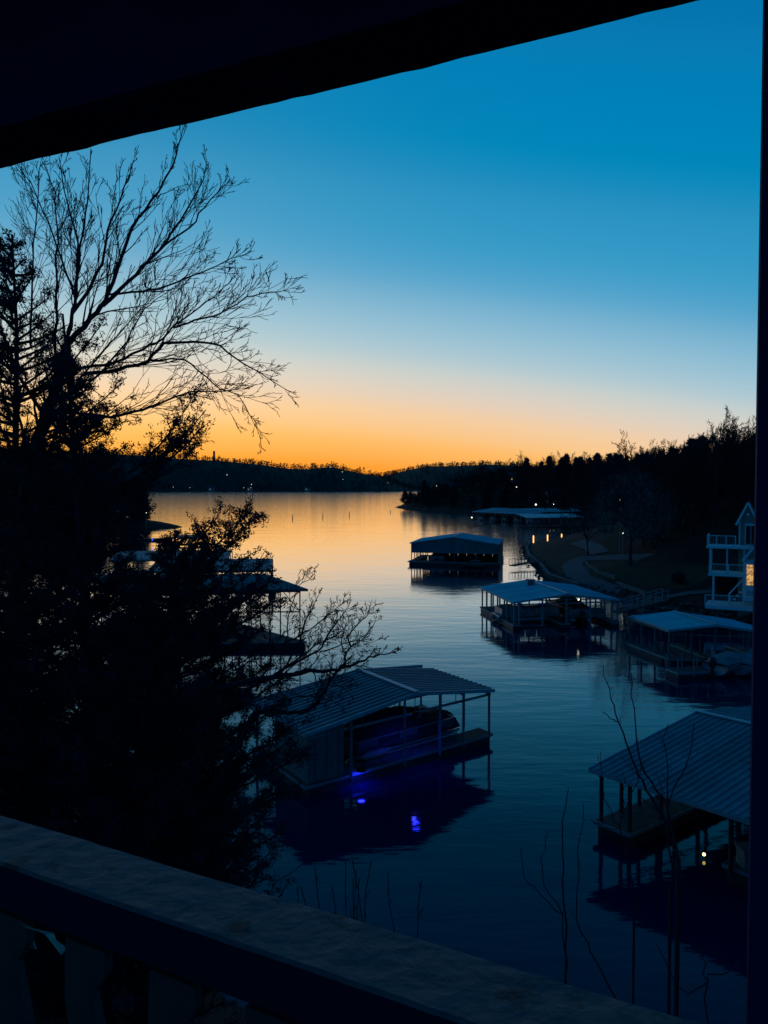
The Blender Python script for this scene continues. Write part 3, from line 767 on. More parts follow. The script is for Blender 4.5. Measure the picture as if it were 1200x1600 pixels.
k_ = tC(.05,-.5); hood_lamp('hooded amber light below the blue dock roof', (k_.x, k_.y, 2.0), M_L_warm, .1)
k_ = tC(-.82,-.9); hood_lamp('faint hooded blue light at the left corner of the blue roofed dock', (k_.x, k_.y, 1.6), M_L_blue, .02)
q = tC(.8,-.5); solo('dock_box', MB().box((q.x,q.y,.95), (1.4,.8,.8)).box((q.x,q.y,1.38), (1.5,.9,.08)), M_shed, (q.x,q.y,.5), 'grey storage box at the right end of the blue roofed dock', 'box')

# D: bright blue roof at right edge
FLd, RFd, RBd, BLd = un(1045,984,2.75), un(1120,976,3.25), un(1052,955,3.25), un(980,964,2.75)
v1 = RFd-FLd; v1.z = 0
FRd = RFd+v1*1.35-Vector((0,0,.6)); BRd = RBd+v1*1.35-Vector((0,0,.6))
rD, tD = dock('bright blue roofed dock at the right edge below the house', [FLd,RFd,FRd,BLd,RBd,BRd], .5,
    [(-1,1,-1,-.72),(-1,-.86,-.715,1),(-.08,.08,-.715,1),(.86,1,-.715,1)], pr((-.96,0,.95), (-.95,-.3,.35,.95))+pr((-.5,.5), (-.95,)), M_roof_blue, .45, .9, .03, postr=.06, m_post=M_post_dark)
# open finger pier in front of it
A = un(1050,1049,.45); B = un(1200,1040,.45); pier = thing('finger_pier', 'open finger pier with pale rim in front of the bright blue roof', 'pier', A)
part('deck', MB().bar(A, B, 1.5, .12), M_deck, pier); part('float', MB().bar(A-Vector((0,0,.4)), B-Vector((0,0,.4)), 1.3, .64), M_float, pier)
sd = (B-A).normalized().cross(Vector((0,0,1)))
for k in (-1,1): part('rim', MB().bar(A+sd*.77*k-Vector((0,0,.02)), B+sd*.77*k-Vector((0,0,.02)), .06, .16), M_steel, pier)
part('rim', MB().bar(A-sd*.8-Vector((0,0,.02)), A+sd*.8-Vector((0,0,.02)), .16, .06, (1,0,0)), M_steel, pier)
for i, f in enumerate((.0,.16,.32,.5,.68)):
    for k in (-1, 1):
        if (i+k) % 2 == 0 or i in (0,2): p = A.lerp(B, f)+sd*.72*k; part('post', MB().tube([p-Vector((0,0,.3)), p+Vector((0,0,1.1))], .045, 8), M_steel, pier)
p = un(1143,1047,.2); motor_boat('white runabout with grey cover and black outboard at the finger pier', p, R(38), 4.8, M_shed)
p = un(1182,1046,.2); motor_boat('second covered motor boat right of the one with the black outboard', p, R(35), 5.0, M_shed, False)

# E: big ribbed roof at lower right
BLe = un(920,1200,2.7); RBe = un(1088,1112,3.65); dr = Vector((.657,-.753,0)).normalized(); v2 = RBe-BLe
BRe = RBe+Vector((v2.x, v2.y, -v2.z)); Le = 10.5
KE = [BLe+dr*Le, RBe+dr*Le, BRe+dr*Le, BLe, RBe, BRe]
# seen from its far gable: t=1 is the gable towards the lake
rE, tE = dock('large ribbed metal roof dock at lower right with bare posts', KE, .6,
    [(-.98,1,.66,.97),(-.93,-.52,-1,.02),(.1,.22,-1,.655),(.84,.98,-1,.655)], pr((-.95,), (.94,.7,-.05,-.5,-.9))+pr((-.78,-.62,-.45,-.28,.05,.4,.9), (.94,))+pr((-.7,-.35,0,.3), (.68,))+pr((-.02,.9), (.6,0,-.6)), M_roof, .30, .9, .045, postr=.065, m_post=M_float)
bulb('small yellow lamp on the deck under the large ribbed roof at lower right', un(1100,1335,.16), M_L_yel, .06, None, .12)
q = Vector((13.0,26.6,.6)); solo('dock_box', MB().box((q.x,q.y,.9), (.9,.7,.6)).box((q.x,q.y,1.24), (1.0,.8,.08)), M_shed, q, 'pale storage box under the large ribbed roof at lower right', 'box')

# B: gabled enclosed dock in mid lake
KB = rectK(13.44, 138.9, -.22, 15.6, 12.4, 3.9, 5.05)
rB, tB = dock('gabled two storey looking dock with walled side in the middle of the cove', KB, .7,
    [(-1.02,1,-1.12,-.74),(-1,-.84,-.735,1),(-.06,.06,-.735,1),(.84,1,-.735,1),(-.835,.835,.8,1)], pr((-.96,-.84), (-.95,-.45,.1,.6,.95))+pr((0,.5), (-.95,.9)), M_roof_blue, .5, 1.0, .03, postr=.08, m_post=M_post_dark)
z0 = tB(-1,-1).z-1.75
def gable(root, top, t, z0, m, s0=-.97, s1=.97, th=.12):
    a = [Vector((top(s0,t).x, top(s0,t).y, z0)), top(s0,t)-Vector((0,0,.14)), top(0,t)-Vector((0,0,.14)), top(s1,t)-Vector((0,0,.14)), Vector((top(s1,t).x, top(s1,t).y, z0))]
    n = (top(0,1)-top(0,-1)); n.z = 0; n.normalize()
    return part('gable_wall', MB().prism(a, n*th), m, root)
gable(rB, tB, -.96, z0, M_roof_dark); gable(rB, tB, .95, z0, M_roof_dark)
a, b_ = tB(-.7,.86), tB(.95,.86)
for i in range(8):
    p, q = a.lerp(b_, i/8), a.lerp(b_, (i+.97)/8); part('back_panel', MB().bar(Vector((p.x,p.y,1.5)), Vector((q.x,q.y,1.5)), .06, 1.9), M_float, rB)
q0, q1 = tB(.98,-.95), tB(.98,.95); n_ = 7
for i in range(n_):
    a = q0.lerp(q1, i/n_); b_ = q0.lerp(q1, (i+.97)/n_)
    part('side_panel', MB().bar(Vector((a.x,a.y,2.2)), Vector((b_.x,b_.y,2.2)), .06, 3.1), M_roof_dark, rB)
p0 = tB(-.42,-.1); pontoon_boat('dark covered pontoon boat in the left slip of the gabled dock', (p0.x, p0.y, .1), -.22+PI/2, 8, cover=True)
p0 = tB(.45,-.1); motor_boat('large covered cruiser in the right slip of the gabled dock', (p0.x, p0.y, .2), -.22+PI/2, 8, M_cover, False)
q = tB(.42,-1.3); solo('swim_platform', MB().bar(Vector((q.x-1.9,q.y+.4,.45)), Vector((q.x+2.2,q.y-.5,.45)), 1.6, .3), M_deck, (q.x,q.y,.3), 'low grey swim platform floating before the gabled dock', 'platform')

# H: long community dock in the far cove
def shed_dock(label, A, B, depth, zf, zb, deck_z, nslip, mroof, name='covered_dock', m_post=None, dark=False, grp=None):
    """long single pitch roof from A to B (front edge), depth away from us"""
    A = Vector(A); B = Vector(B); d = (B-A); L = d.length; d.normalize(); n = Vector((-d.y, d.x, 0))
    r_ = thing(name, label, 'boat dock', (A.x, A.y, 0), grp); k_ = max(2, round(L/2.4)); wv = L/k_
    v = n*depth+Vector((0,0,zb-zf)); b = MB()
    up = Vector((0,0,1)); P = []
    for k in range(4): P += [d*(wv*k/4), d*(wv*(k+.75)/4), d*(wv*(k+.8)/4)+up*.05, d*(wv*(k+.95)/4)+up*.05]
    P.append(d*wv); m_ = len(P)
    b.add(P+[p+v for p in P]+[-up*.06, d*wv-up*.06, d*wv-up*.06+v, v-up*.06], [(i,i+1,m_+i+1,m_+i) for i in range(m_-1)]+[(2*m_,2*m_+3,2*m_+2,2*m_+1), tuple(range(m_-1,-1,-1))+(2*m_, 2*m_+1)])
    me = b.mesh('roof_panel', mroof)
    for k in range(k_): link('roof_panel', me, r_, Vector((A.x,A.y,zf))+d*wv*k-r_.location)
    part('fascia', MB().bar(Vector((A.x,A.y,zf-.12)), Vector((B.x,B.y,zf-.12)), .08, .26), M_trim if not dark else M_roof_dark, r_)
    for i in range(nslip+1):
        p = A.lerp(B, i/nslip)
        for f in (.02, .5, .98):
            q = Vector((p.x,p.y,0))+n*depth*f; part('post', MB().bar(q+up*.3, q+up*(zf+(zb-zf)*f-.08), .12, .12), m_post or M_steel, r_)
        q = Vector((p.x,p.y,deck_z-.1)); part('finger_deck', MB().bar(q, q+n*depth*.86, .9, .35), M_deck, r_)
    q = Vector((A.x,A.y,deck_z-.1))+n*depth*.93; part('walkway', MB().bar(q, q+d*L, 1.4, .4), M_deck, r_)
    return r_, d, n
A = un(738,799,3.6); B = un(833,803.5,3.6); rH, dH, nH = shed_dock('long pale roof of the community dock in the far cove, left wing', A, B, 11, 3.6, 4.9, .5, 5, M_roof_pale)
A2 = un(822,809,3.4); B2 = un(912,808,3.4); shed_dock('community dock in the far cove, front right wing with pale roof', A2, B2, 8, 3.4, 4.3, .5, 5, M_roof_pale)
A3 = un(836,800,4.0); B3 = un(915,799,4.0); shed_dock('community dock in the far cove, greenish back right wing', A3, B3, 11, 4.0, 5.0, .5, 4, M_roof_blue)
for i in range(5):
    p = A.lerp(B, (i+.5)/5); q = Vector((p.x,p.y,.1))+nH*4
    pontoon_boat('small covered boat in a slip of the far community dock', q, math.atan2(nH.y, nH.x), 6, cover=True, group='boats in the far community dock')
def lamp_pole(label, p, hgt, m=None, r=.16, group=None, name='lamp_post'):
    p = Vector(p); r_ = thing(name, label, 'light', p, group)
    part('pole', MB().tube([p, p+Vector((0,0,hgt))], .05, 6), M_steel, r_); part('lamp', MB().ball(p+Vector((0,0,hgt)), r, 8, 5), m or M_L_white, r_, True)
lamp_pole('tall lamp post at the end of the far community dock roof', un(837,826,.3), 7.6, None, .28)
lamp_pole('small lamp at the left corner of the far community dock', un(737,824,.3), 3.2, None, .22)
lamp_pole('short lamp on the point at the end of the concrete pad', un(900,846,.9), 1.2, None, .16)
footbridge('thin gangway floating left of the far community dock', un(738,820,.5), un(782,813,.5), 1.2)

# G: tall dock at left partly hidden by the cedar
zG, zR = 5.1, 5.9; X0, X1 = -22.0, -6.5
K = [Vector((X0,64.6,zG)), Vector((X0-4.2,68.7,zR)), Vector((X0-7,73.2,zG)), Vector((X1,65.4,zG)), Vector((X1-4.2,69.5,zR)), Vector((X1-7,73.5,zG))]
rG, tG = dock('tall dock with slanting dark roof behind the left cedar', K, .62, [(-1,1,.62,.98),(-1,-.7,-1,.61),(.7,1,-1,.61)], pr((-.96,-.5,0,.5,.96), (.93,.6,.1,-.4,-.9)), M_post_dark, .5, 1.0, .03, postr=.05, m_post=M_float, m_trim=M_post_dark)
b = MB()
for (a0, a1) in (((-.96,.93),(-.5,.93)), ((-.5,.93),(-.96,.93)), ((-.96,.6),(-.96,.93)), ((-.96,.93),(-.96,.6))):
    p, q = tG(*a0), tG(*a1); b.bar(Vector((p.x,p.y,4.9)), Vector((q.x,q.y,3.2)), .05, .05)
part('brace', b, M_float, rG)
p, q = tG(-.96,.93), tG(-.96,-.9); part('beam', MB().bar(Vector((p.x,p.y,3.15)), Vector((q.x,q.y,3.15)), .06, .1), M_float, rG)
A = un(230,893,3.2); B = un(424,890.5,3.2); shed_dock('low dock with flat brown roof behind the tall dock at left', A, B, 7, 3.2, 4.0, .6, 5, M_roof_dark, m_post=M_float, dark=True)
A = un(170,875,3.0); B = un(357,873,3.0); shed_dock('third dock roof from the front along the left bank', A, B, 7, 3.0, 3.7, .6, 5, M_roof_dark, m_post=M_float, dark=True)
A = un(291,867,2.6); B = un(337,866,2.6); shed_dock('small dark canopy dock in front of the left bank point', A, B, 6, 2.6, 2.75, .5, 2, M_float, m_post=M_float, dark=True)
A = un(277,841,2.4); B = un(323,840,2.4); shed_dock('smallest dark canopy dock nearest the point of land', A, B, 8, 2.4, 2.6, .5, 2, M_float, m_post=M_float, dark=True)
A = un(178,843,.4); B = un(262,842,.4); rr = thing('floating_dock', 'low pale floating dock beside the point of land at left', 'pier', A)
part('deck', MB().bar(A, B, 2.2, .3), M_deck, rr); part('float', MB().bar(A-Vector((0,0,.35)), B-Vector((0,0,.35)), 2.0, .4), M_float, rr)
hood_lamp('tiny blue light on the floating dock beside the left point', un(238,843,1.2), mat('blue_spark', (.1,.1,.8), emit=(.05,.12,1), es=6), .30)
lamp_pole('mast lamp on the left point of land', un(229,833,1.0), 5.5, None, .1)

# ------------------------------------------------------------------ house with white decks
HO = Vector(((1115-600)/1200*80, 80, 0)); ha = R(-26)
hs = thing('lake_house', 'grey sided lake house with white trimmed decks and one lit window', 'house', HO); hs.rotation_euler = (0,0,ha)
B_ = lambda c, d: MB().box(c, d)
def hp(name, mb, m, parent=None): return lp(name, mb, m, parent or hs)
hp('wall', B_((5.4,5.0,4.8), (6.0,8.0,9.0)), M_siding)
hp('wall', MB().prism([(2.5,.3,7.9),(4.0,.3,7.9),(4.0,.3,10.3),(3.25,.3,12.0),(2.5,.3,10.3)], (0,8,0)), M_siding)
for sgn in (-1, 1):
    hp('roof', MB().prism([(3.25,.0,12.1),(3.25,.0,12.3),(3.25+sgn*1.15,.0,9.95),(3.25+sgn*1.05,.0,9.85)], (0,8.8,0)), M_shingle)
    hp('bargeboard', MB().bar((3.25,-.05,12.2), (3.25+sgn*1.1,-.05,9.88), .08, .2), M_white)
d2 = hp('door', B_((3.55,.24,8.95), (1.1,.06,2.2)), M_white)
for x in (3.30, 3.80): lp('pane', B_((x,.19,8.9), (.42,.04,1.9)), M_glass, d2)
hp('gable_vent', MB().tube([(3.25,.29,11.0),(3.25,.24,11.0)], .16, 16), M_white)
hp('corner_board', B_((2.5,.25,9.1), (.14,.14,2.5)), M_white)
def rail(x0, x1, y, z, h, n, name='railing'):
    g = hp(name, MB().bar((x0,y,z+h),(x1,y,z+h), .09, .07).bar((x0,y,z+.1),(x1,y,z+.1), .07, .07), M_white)
    for i in range(n+1): lp('rail_post', B_((x0+(x1-x0)*i/n, y, z+h/2), (.10,.10,h)), M_white, g)
    nb = int(abs(x1-x0)/.16); q = MB()
    for i in range(nb): q.box((x0+(x1-x0)*(i+.5)/nb, y, z+h/2), (.025,.025,h-.1))
    q_ = lp('baluster', q, M_trim, g); q_['kind'] = 'stuff'
def railY(x, y0, y1, z, h):
    g = hp('railing', MB().bar((x,y0,z+h),(x,y1,z+h), .09, .07).bar((x,y0,z+.1),(x,y1,z+.1), .07, .07), M_white)
    for i in range(3): lp('rail_post', B_((x, y0+(y1-y0)*i/2, z+h/2), (.10,.10,h)), M_white, g)
# upper deck
hp('deck', B_((2.6,-.9,7.72), (6.2,3.4,.22)), M_white); rail(-.4, 2.2, -2.5, 7.9, 1.0, 3); railY(-.4, -2.5, .6, 7.9, 1.0)
# screened porch
hp('deck', B_((1.9,-.6,4.9), (4.4,3.6,.22)), M_white); rail(-.2, 3.4, -2.3, 4.95, 1.05, 2); railY(-.2, -2.3, .9, 4.95, 1.05)
for x in (-.15, 1.45, 3.0): hp('porch_post', B_((x,-2.3,6.4), (.14,.14,2.6)), M_white)
for x in (-.15,): hp('porch_post', B_((x,.6,6.4), (.14,.14,2.6)), M_white)
for x in (.2, 3.0): hp('porch_post', B_((x,-2.1,3.4), (.2,.2,3.0)), M_white)
# lower terrace
hp('deck', B_((3.2,-2.6,1.9), (7.2,4.4,.25)), M_white); rail(-.4, 6.4, -4.75, 2.0, 1.15, 3)
# bay with the lit window
hp('bay_wall', B_((4.1,-1.6,4.6), (2.1,3.2,4.2)), M_white)
wf = hp('window', B_((3.95,-3.22,5.0), (1.6,.06,2.5)), M_white)
for x in (3.58, 4.32): lp('pane', B_((x,-3.26,5.15), (.60,.03,2.0)), M_L_win, wf)
for x in (3.58, 4.32): hp('panel', B_((x,-3.24,3.3), (.62,.05,.45)), M_trim)
hp('bay_roof', MB().prism([(2.85,-3.5,6.55),(5.0,-3.5,9.7),(5.0,-3.5,9.4),(3.0,-3.5,6.45)], (0,3.6,0)), M_shingle)
hp('bargeboard', MB().bar((2.85,-3.55,6.5), (5.0,-3.55,9.5), .08, .24), M_white)
hp('bay_gable', MB().prism([(3.1,-3.25,6.7),(5.0,-3.25,6.7),(5.0,-3.25,9.4)], (0,.1,0)), M_siding)
# stairs
st = hp('stairs', MB(), M_white) if False else None
for i in range(7): hp('stair_tread', B_((1.9+i*.28,-2.9,2.25+i*.36), (.3,1.1,.06)), M_white)
for y in (-3.5,-2.3): hp('stair_rail', MB().bar((1.7,y,3.1),(3.7,y,5.6), .08, .08).bar((1.7,y,2.0),(1.7,y,3.15), .1, .1, (1,0,0)), M_white)
def bush(label, p, r, n=260, group=None):
    p = Vector(p); r_ = thing('shrub', label, 'shrub', p, group)
    C_ = nr.randn(n,3); C_ /= np.linalg.norm(C_, axis=1)[:,None]; C_ *= (r*nr.rand(n)**.33)[:,None]*np.array([1,1,.9]); C_[:,2] += r*.85
    T = tufts(C_, r*.1, 10, r*.11); link('foliage', np_mesh('foliage', T, np.arange(len(T)).reshape(-1,3), M_cedar), r_)
    lp('stem', MB().tube([(0,0,-.2),(0,0,r*.8)], .05, 6), M_bark, r_)
q = HO+Vector((1.0,-4.6,0)); 
bush('round dark shrub left of the stairs below the house decks', G(1128,925), 1.35)
bush('smaller dark shrub beside the stairs under the screened porch', G(1146,922), 1.1)
bush('low dark shrub on the lawn beside the walkway', G(1060,915), .8)

# ------------------------------------------------------------------ far shore things
def small_house(label, p, s, rz, lit=1, grp=None):
    r_ = thing('shore_house', label, 'house', p, grp); r_.rotation_euler = (0,0,rz)
    lp('wall', MB().box((0,0,2.4*s), (9*s,7*s,6*s)), M_siding, r_)
    for k in (-1,1): lp('roof', MB().prism([(-5*s,0,8.6*s),(-5*s,0,8.3*s),(-5*s,k*4.2*s,5.0*s),(-5*s,k*4.3*s,5.3*s)], (10*s,0,0)), M_shingle, r_)
    lp('gable', MB().prism([(-4.5*s,-3.5*s,5.4*s),(-4.5*s,3.5*s,5.4*s),(-4.5*s,0,8.3*s)], (9*s,0,0)), M_siding, r_)
    for i, x in enumerate((-2.8,-.9,1.1,3.0)):
        f = lp('window', MB().box((x*s,-3.53*s,3.4*s), (1.2*s,.08*s,1.4*s)), M_white, r_)
        lp('pane', MB().box((x*s,-3.6*s,3.4*s), (1.0*s,.05*s,1.2*s)), M_L_win if i == lit else M_glass, f)
    lp('porch', MB().box((0,-4.6*s,1.2*s), (9*s,2.2*s,.2*s)), M_white, r_)
def at(px, Yd): return ((px-600)/1200*Yd)
for px, Yd, z, s, rz, lab in [(672,500,4,.75,.3,'pale shore house at the base of the spit'),(706,470,3,.7,.2,'dark shore house right of the spit with two lights'),(868,330,9,.8,.1,'long low shore house above the far community dock'),(800,430,9,.7,0,'dim house among the trees on the right hill')]:
    small_house(lab, (at(px,Yd), Yd, max(.3, hz(at(px,Yd),Yd))), s, rz)
for px, py, Yd, lab in [(860,784,324,'leftmost lamp of the row above the far community dock'),(865,788,322,'second lamp of the row above the far community dock'),(874,788,322,'third lamp of the row above the far community dock'),(881,788,322,'fourth lamp of the row above the far community dock'),(892,784,324,'rightmost lamp of the row above the far community dock'),
                        (807,761,380,'lone lamp high in the dark right wood'),(856,764.5,370,'left one of two dim lamps in the right wood'),(860,764.5,370,'right one of two dim lamps in the right wood'),(702,778,440,'left one of two lamps right of the spit'),(708,778,440,'right one of two lamps right of the spit'),(682,759,440,'lamp on the hill just right of the spit house'),(969,781,118,'white lamp seen through the crown of the spreading tree'),(974,833,118,'low white lamp by the trunk of the spreading tree')]:
    p = Vector((at(px,Yd), Yd, Zp(py,Yd))); g = max(0,hz(p.x,p.y)); lamp_pole(lab, (p.x,p.y,min(g,p.z-.5)), p.z-min(g,p.z-.5), None, .22*Yd/350 if Yd > 200 else .09, None, 'lamp_post')
for px, py, r_, lab in [(355,742,1.3,'highest lamp on the left part of the far hill'),(381,762,.9,'left lamp low on the far shore'),(392,762,.8,'second low lamp on the far shore'),(393,757,1.2,'brightest lamp near the far shore'),(499,729,1.1,'lamp on the crest of the far hill, left one'),(505,730,.9,'lamp on the crest of the far hill, middle one'),(516,730,1.3,'lamp on the crest of the far hill, right one'),(535,737.5,1.2,'lamp a little below the crest of the far hill'),(536,749,.9,'lamp halfway down the far hill'),(271,761,.8,'leftmost tiny lamp on the far shore'),(297,762,.8,'tiny lamp on the far shore left of the bright ones'),(606,754,.8,'tiny lamp on the farthest ridge')]:
    Yd = 1600; p = Vector((at(px,Yd), Yd, Zp(py,Yd))); lamp_pole(lab, (p.x, p.y, p.z-6), 6, None, r_*.45)
for px, lab in [(330,'boathouse on the far shore at left'),(390,'boathouse on the far shore below the bright lamps'),(480,'boathouse low on the far shore near the middle')]:
    small_house(lab, (at(px,1625), 1625, 1.0), 1.3, 0)
Yd = 1930; p = Vector((at(335,Yd), Yd, Zp(722,Yd))); r_ = thing('smokestack', 'slim smokestack standing on the crest of the far hill', 'chimney', p)
part('shaft', MB().tube([p-Vector((0,0,15)), p+Vector((0,0,27))], [3.2,2.6], 12), M_stone, r_); part('rim', MB().tube([p+Vector((0,0,26.6)), p+Vector((0,0,27.6))], 3.0, 12), M_conc, r_)
for px, py, lab in [(412,816,'leftmost thin marker post standing in the open lake'),(457,811,'second marker post from the left in the open lake'),(504.5,809,'third marker post from the left in the open lake'),(546,806,'fourth marker post from the left in the open lake'),(610,801,'rightmost small marker post in the lake near the spit')]:
    p = un(px, py, 0); h_ = 2.3*p.y/330 if px < 600 else 1.5; r_ = thing('marker_post', lab, 'post', p, None)
    part('pole', MB().tube([p-Vector((0,0,.5)), p+Vector((0,0,h_*.8))], .15, 8), M_float, r_); part('band', MB().tube([p+Vector((0,0,h_*.55)), p+Vector((0,0,h_*.65))], .18, 8), M_white, r_)

# ------------------------------------------------------------------ foreground trees
def traced(paths, sc_, off, Y0, spreadY, seedl, r0, kids, lvl, Lf, rmin, wob=.2, up=.05, spread=.75, kid_step=.35):
    R_ = random.Random(seedl); out = []
    for pts, dY, r_, r1 in paths:
        n = len(pts); P = [np.array(un(off[0]+x*sc_, off[1]+y*sc_, Y=Y0+dY*i/max(1,n-1))) for i, (x, y) in enumerate(pts)]
        # subdivide with a little irregularity
        Q = [P[0]]
        for a, b in zip(P[:-1], P[1:]):
            for k in range(1, 4):
                Q.append(a+(b-a)*k/3+(np.array([R_.gauss(0,.012),R_.gauss(0,.03),R_.gauss(0,.012)]) if k < 3 else 0))
        rad = [r_+(r1-r_)*i/(len(Q)-1) for i in range(len(Q))]
        out.append((Q, rad, 4))
        L = sum(np.linalg.norm(b-a) for a, b in zip(Q[:-1], Q[1:])); nk = int(L/kid_step)
        for k in range(nk):
            f = .12+.86*(k+R_.random())/nk; x = f*(len(Q)-1); i = int(x); q = Q[i]+(Q[min(i+1,len(Q)-1)]-Q[i])*(x-i)
            d = Q[min(i+1,len(Q)-1)]-Q[max(i-1,0)]; d /= np.linalg.norm(d)+1e-9
            a = np.cross(d, [R_.gauss(0,1), R_.gauss(0,1), R_.gauss(0,1)]); a /= np.linalg.norm(a)+1e-9
            grow(q, d+a*spread*(.6+.7*R_.random()), Lf*(1.18-.98*f)*(.5+.9*R_.random()), max(rad[i]*.42, rmin), lvl, out, R_, 5, wob, up, kids, spread, .50)
    return out
big = [
 ([(60,1900),(95,1500),(130,1320),(190,1140),(240,1000),(262,900)], 0, .20, .12),
 ([(262,900),(280,790),(295,700),(310,560),(330,430),(345,300),(355,130)], 1.5, .06, .012),
 ([(285,770),(350,680),(400,580),(420,450),(470,330),(520,180)], -1.5, .055, .012),
 ([(262,900),(300,850),(380,770),(420,700),(480,540),(540,400),(620,300),(690,150),(715,50)], -.8, .085, .010),
 ([(400,745),(500,650),(580,570),(640,510),(700,420),(780,280),(810,180)], 1.0, .06, .010),
 ([(640,510),(740,440),(800,360),(870,280),(910,265)], 1.2, .03, .008),
 ([(420,700),(520,690),(620,680),(720,640),(820,600),(900,560),(970,540)], -2, .035, .007),
 ([(240,1000),(330,985),(450,965),(560,915),(640,870),(680,820),(780,750),(860,690),(905,640)], -1.2, .05, .008),
 ([(680,830),(760,800),(860,775),(960,710),(1060,690),(1130,685)], -2.2, .032, .006),
 ([(330,1010),(460,995),(580,960),(640,890),(760,885),(860,900),(950,970),(1050,1030),(1160,1095)], -2.0, .06, .006),
 ([(580,955),(720,955),(790,1010),(860,1070),(930,1090),(970,1160),(1020,1270)], -1.0, .03, .005),
 ([(215,1150),(430,1180),(560,1150),(660,1110),(740,1080),(860,1080),(960,1065)], -1.5, .05, .006),
 ([(230,1100),(215,900),(220,750),(220,600),(225,450),(215,300),(160,170)], 2.0, .05, .010),
 ([(120,900),(125,700),(130,500),(150,300),(160,180)], 2.5, .035, .010),
 ([(262,850),(300,700),(305,500),(265,350),(230,160)], -1.8, .04, .010),
 ([(295,720),(240,560),(190,420),(120,260),(60,200)], 1.4, .035, .008),
 ([(180,1180),(60,1000),(0,820),(-60,560),(-40,300)], 1.2, .06, .012),
 ([(400,1000),(500,880),(560,760),(640,700),(740,650)], 1.6, .03, .006),
 ([(300,1040),(430,890),(520,790),(600,700)], .8, .03, .006),
]
Yb = 17.0
big = [(a_, b_, c_*.78, d_*.8) for a_, b_, c_, d_ in big]
out_ = traced(big, .4, (0,180), Yb, 0, 5, 0, 3, 2, 1.35, .0055, .10, .06, .5, .20)
base = Vector((un(24,940,Y=Yb).x, Yb, 0)); base.z = hz(base.x, base.y)
out_.append(([np.array((base.x,base.y,base.z-.3)), np.array((base.x+.2,base.y,(base.z+8)/1.6)), np.array(un(24,940,Y=Yb))], [.28,.25,.20], 4))
bt = thing('bare_tree', 'large leafless tree at left with long arching branches over the sunset', 'tree', base)
def add_tree_parts(root, br, rmin):
    loc = np.array(root_loc(root))
    tr = [b_ for b_ in br if b_[2] >= 4]; tw = [b_ for b_ in br if b_[2] < 4]
    V, F = tubes(tr, .004, 7); link('trunk', np_mesh('trunk', V-loc, F, M_bark, True), root)
    if tw: V, F = tubes(tw, rmin, 3); o = link('twigs', np_mesh('twigs', V-loc, F, M_twig), root); o['kind'] = 'stuff'
add_tree_parts(bt, out_, .0055)

ctr = [
 ([(-300,1000),(0,905),(150,890),(300,870),(480,845),(640,835),(760,795),(880,730),(1000,715),(1120,680)], -1.0, .075, .006),
 ([(0,1160),(250,1170),(400,1150),(480,1100),(560,950),(640,835),(700,780),(705,710),(740,650),(830,600),(920,480),(970,405)], 1.0, .055, .005),
 ([(705,710),(665,620),(680,510),(640,470)], .8, .02, .005),
 ([(740,650),(715,570),(830,440),(890,390),(940,400)], -.8, .022, .005),
 ([(-100,1000),(70,920),(300,780),(480,690),(560,560),(640,450),(700,370),(750,280)], .8, .04, .005),
 ([(-60,950),(100,900),(350,730),(500,620),(600,580),(720,590)], -.6, .035, .005),
 ([(60,930),(200,850),(330,640),(380,460),(450,320),(520,190)], 1.5, .035, .005),
 ([(200,700),(250,560),(250,420),(330,180),(440,100),(470,30)], 1.5, .022, .004),
 ([(200,640),(350,560),(460,490),(560,400),(690,300)], -.8, .025, .005),
 ([(500,690),(640,650),(760,610),(880,620),(1000,590)], .4, .018, .004),
 ([(450,1150),(560,960),(680,970),(760,1040)], -.5, .022, .004),
 ([(320,1040),(480,1050),(600,1080),(700,1140)], -.5, .022, .004),
 ([(0,1000),(120,760),(110,560),(130,480)], .7, .03, .005),
]
ctr = [(a_, b_, c_*.75, d_*.8) for a_, b_, c_, d_ in ctr]
out_ = traced(ctr, .2, (400,880), 13.5, 0, 8, 0, 4, 2, .55, .005, .22, .07, .62, .14)
# its stem rises from the bank
xb, yb = -4.2, 13.6; zb = hz(xb, yb)
j = np.array(un(340,1080,Y=13.5)); out_.append(([np.array((xb,yb,zb-.3)), np.array((xb+.2,13.5,(zb+j[2])/2)), j], [.14,.12,.08], 4))
j2 = np.array(un(400,1112,Y=13.5)); out_.append(([np.array((xb+.2,13.5,(zb+j[2])/2)), j2*.5+np.array((xb+.2,13.5,(zb+j[2])/2))*.5, j2], [.09,.07,.055], 4))
bt2 = thing('bare_tree', 'smaller leafless tree reaching across the roof of the near dock', 'tree', (xb, yb, zb))
add_tree_parts(bt2, out_, .0045)

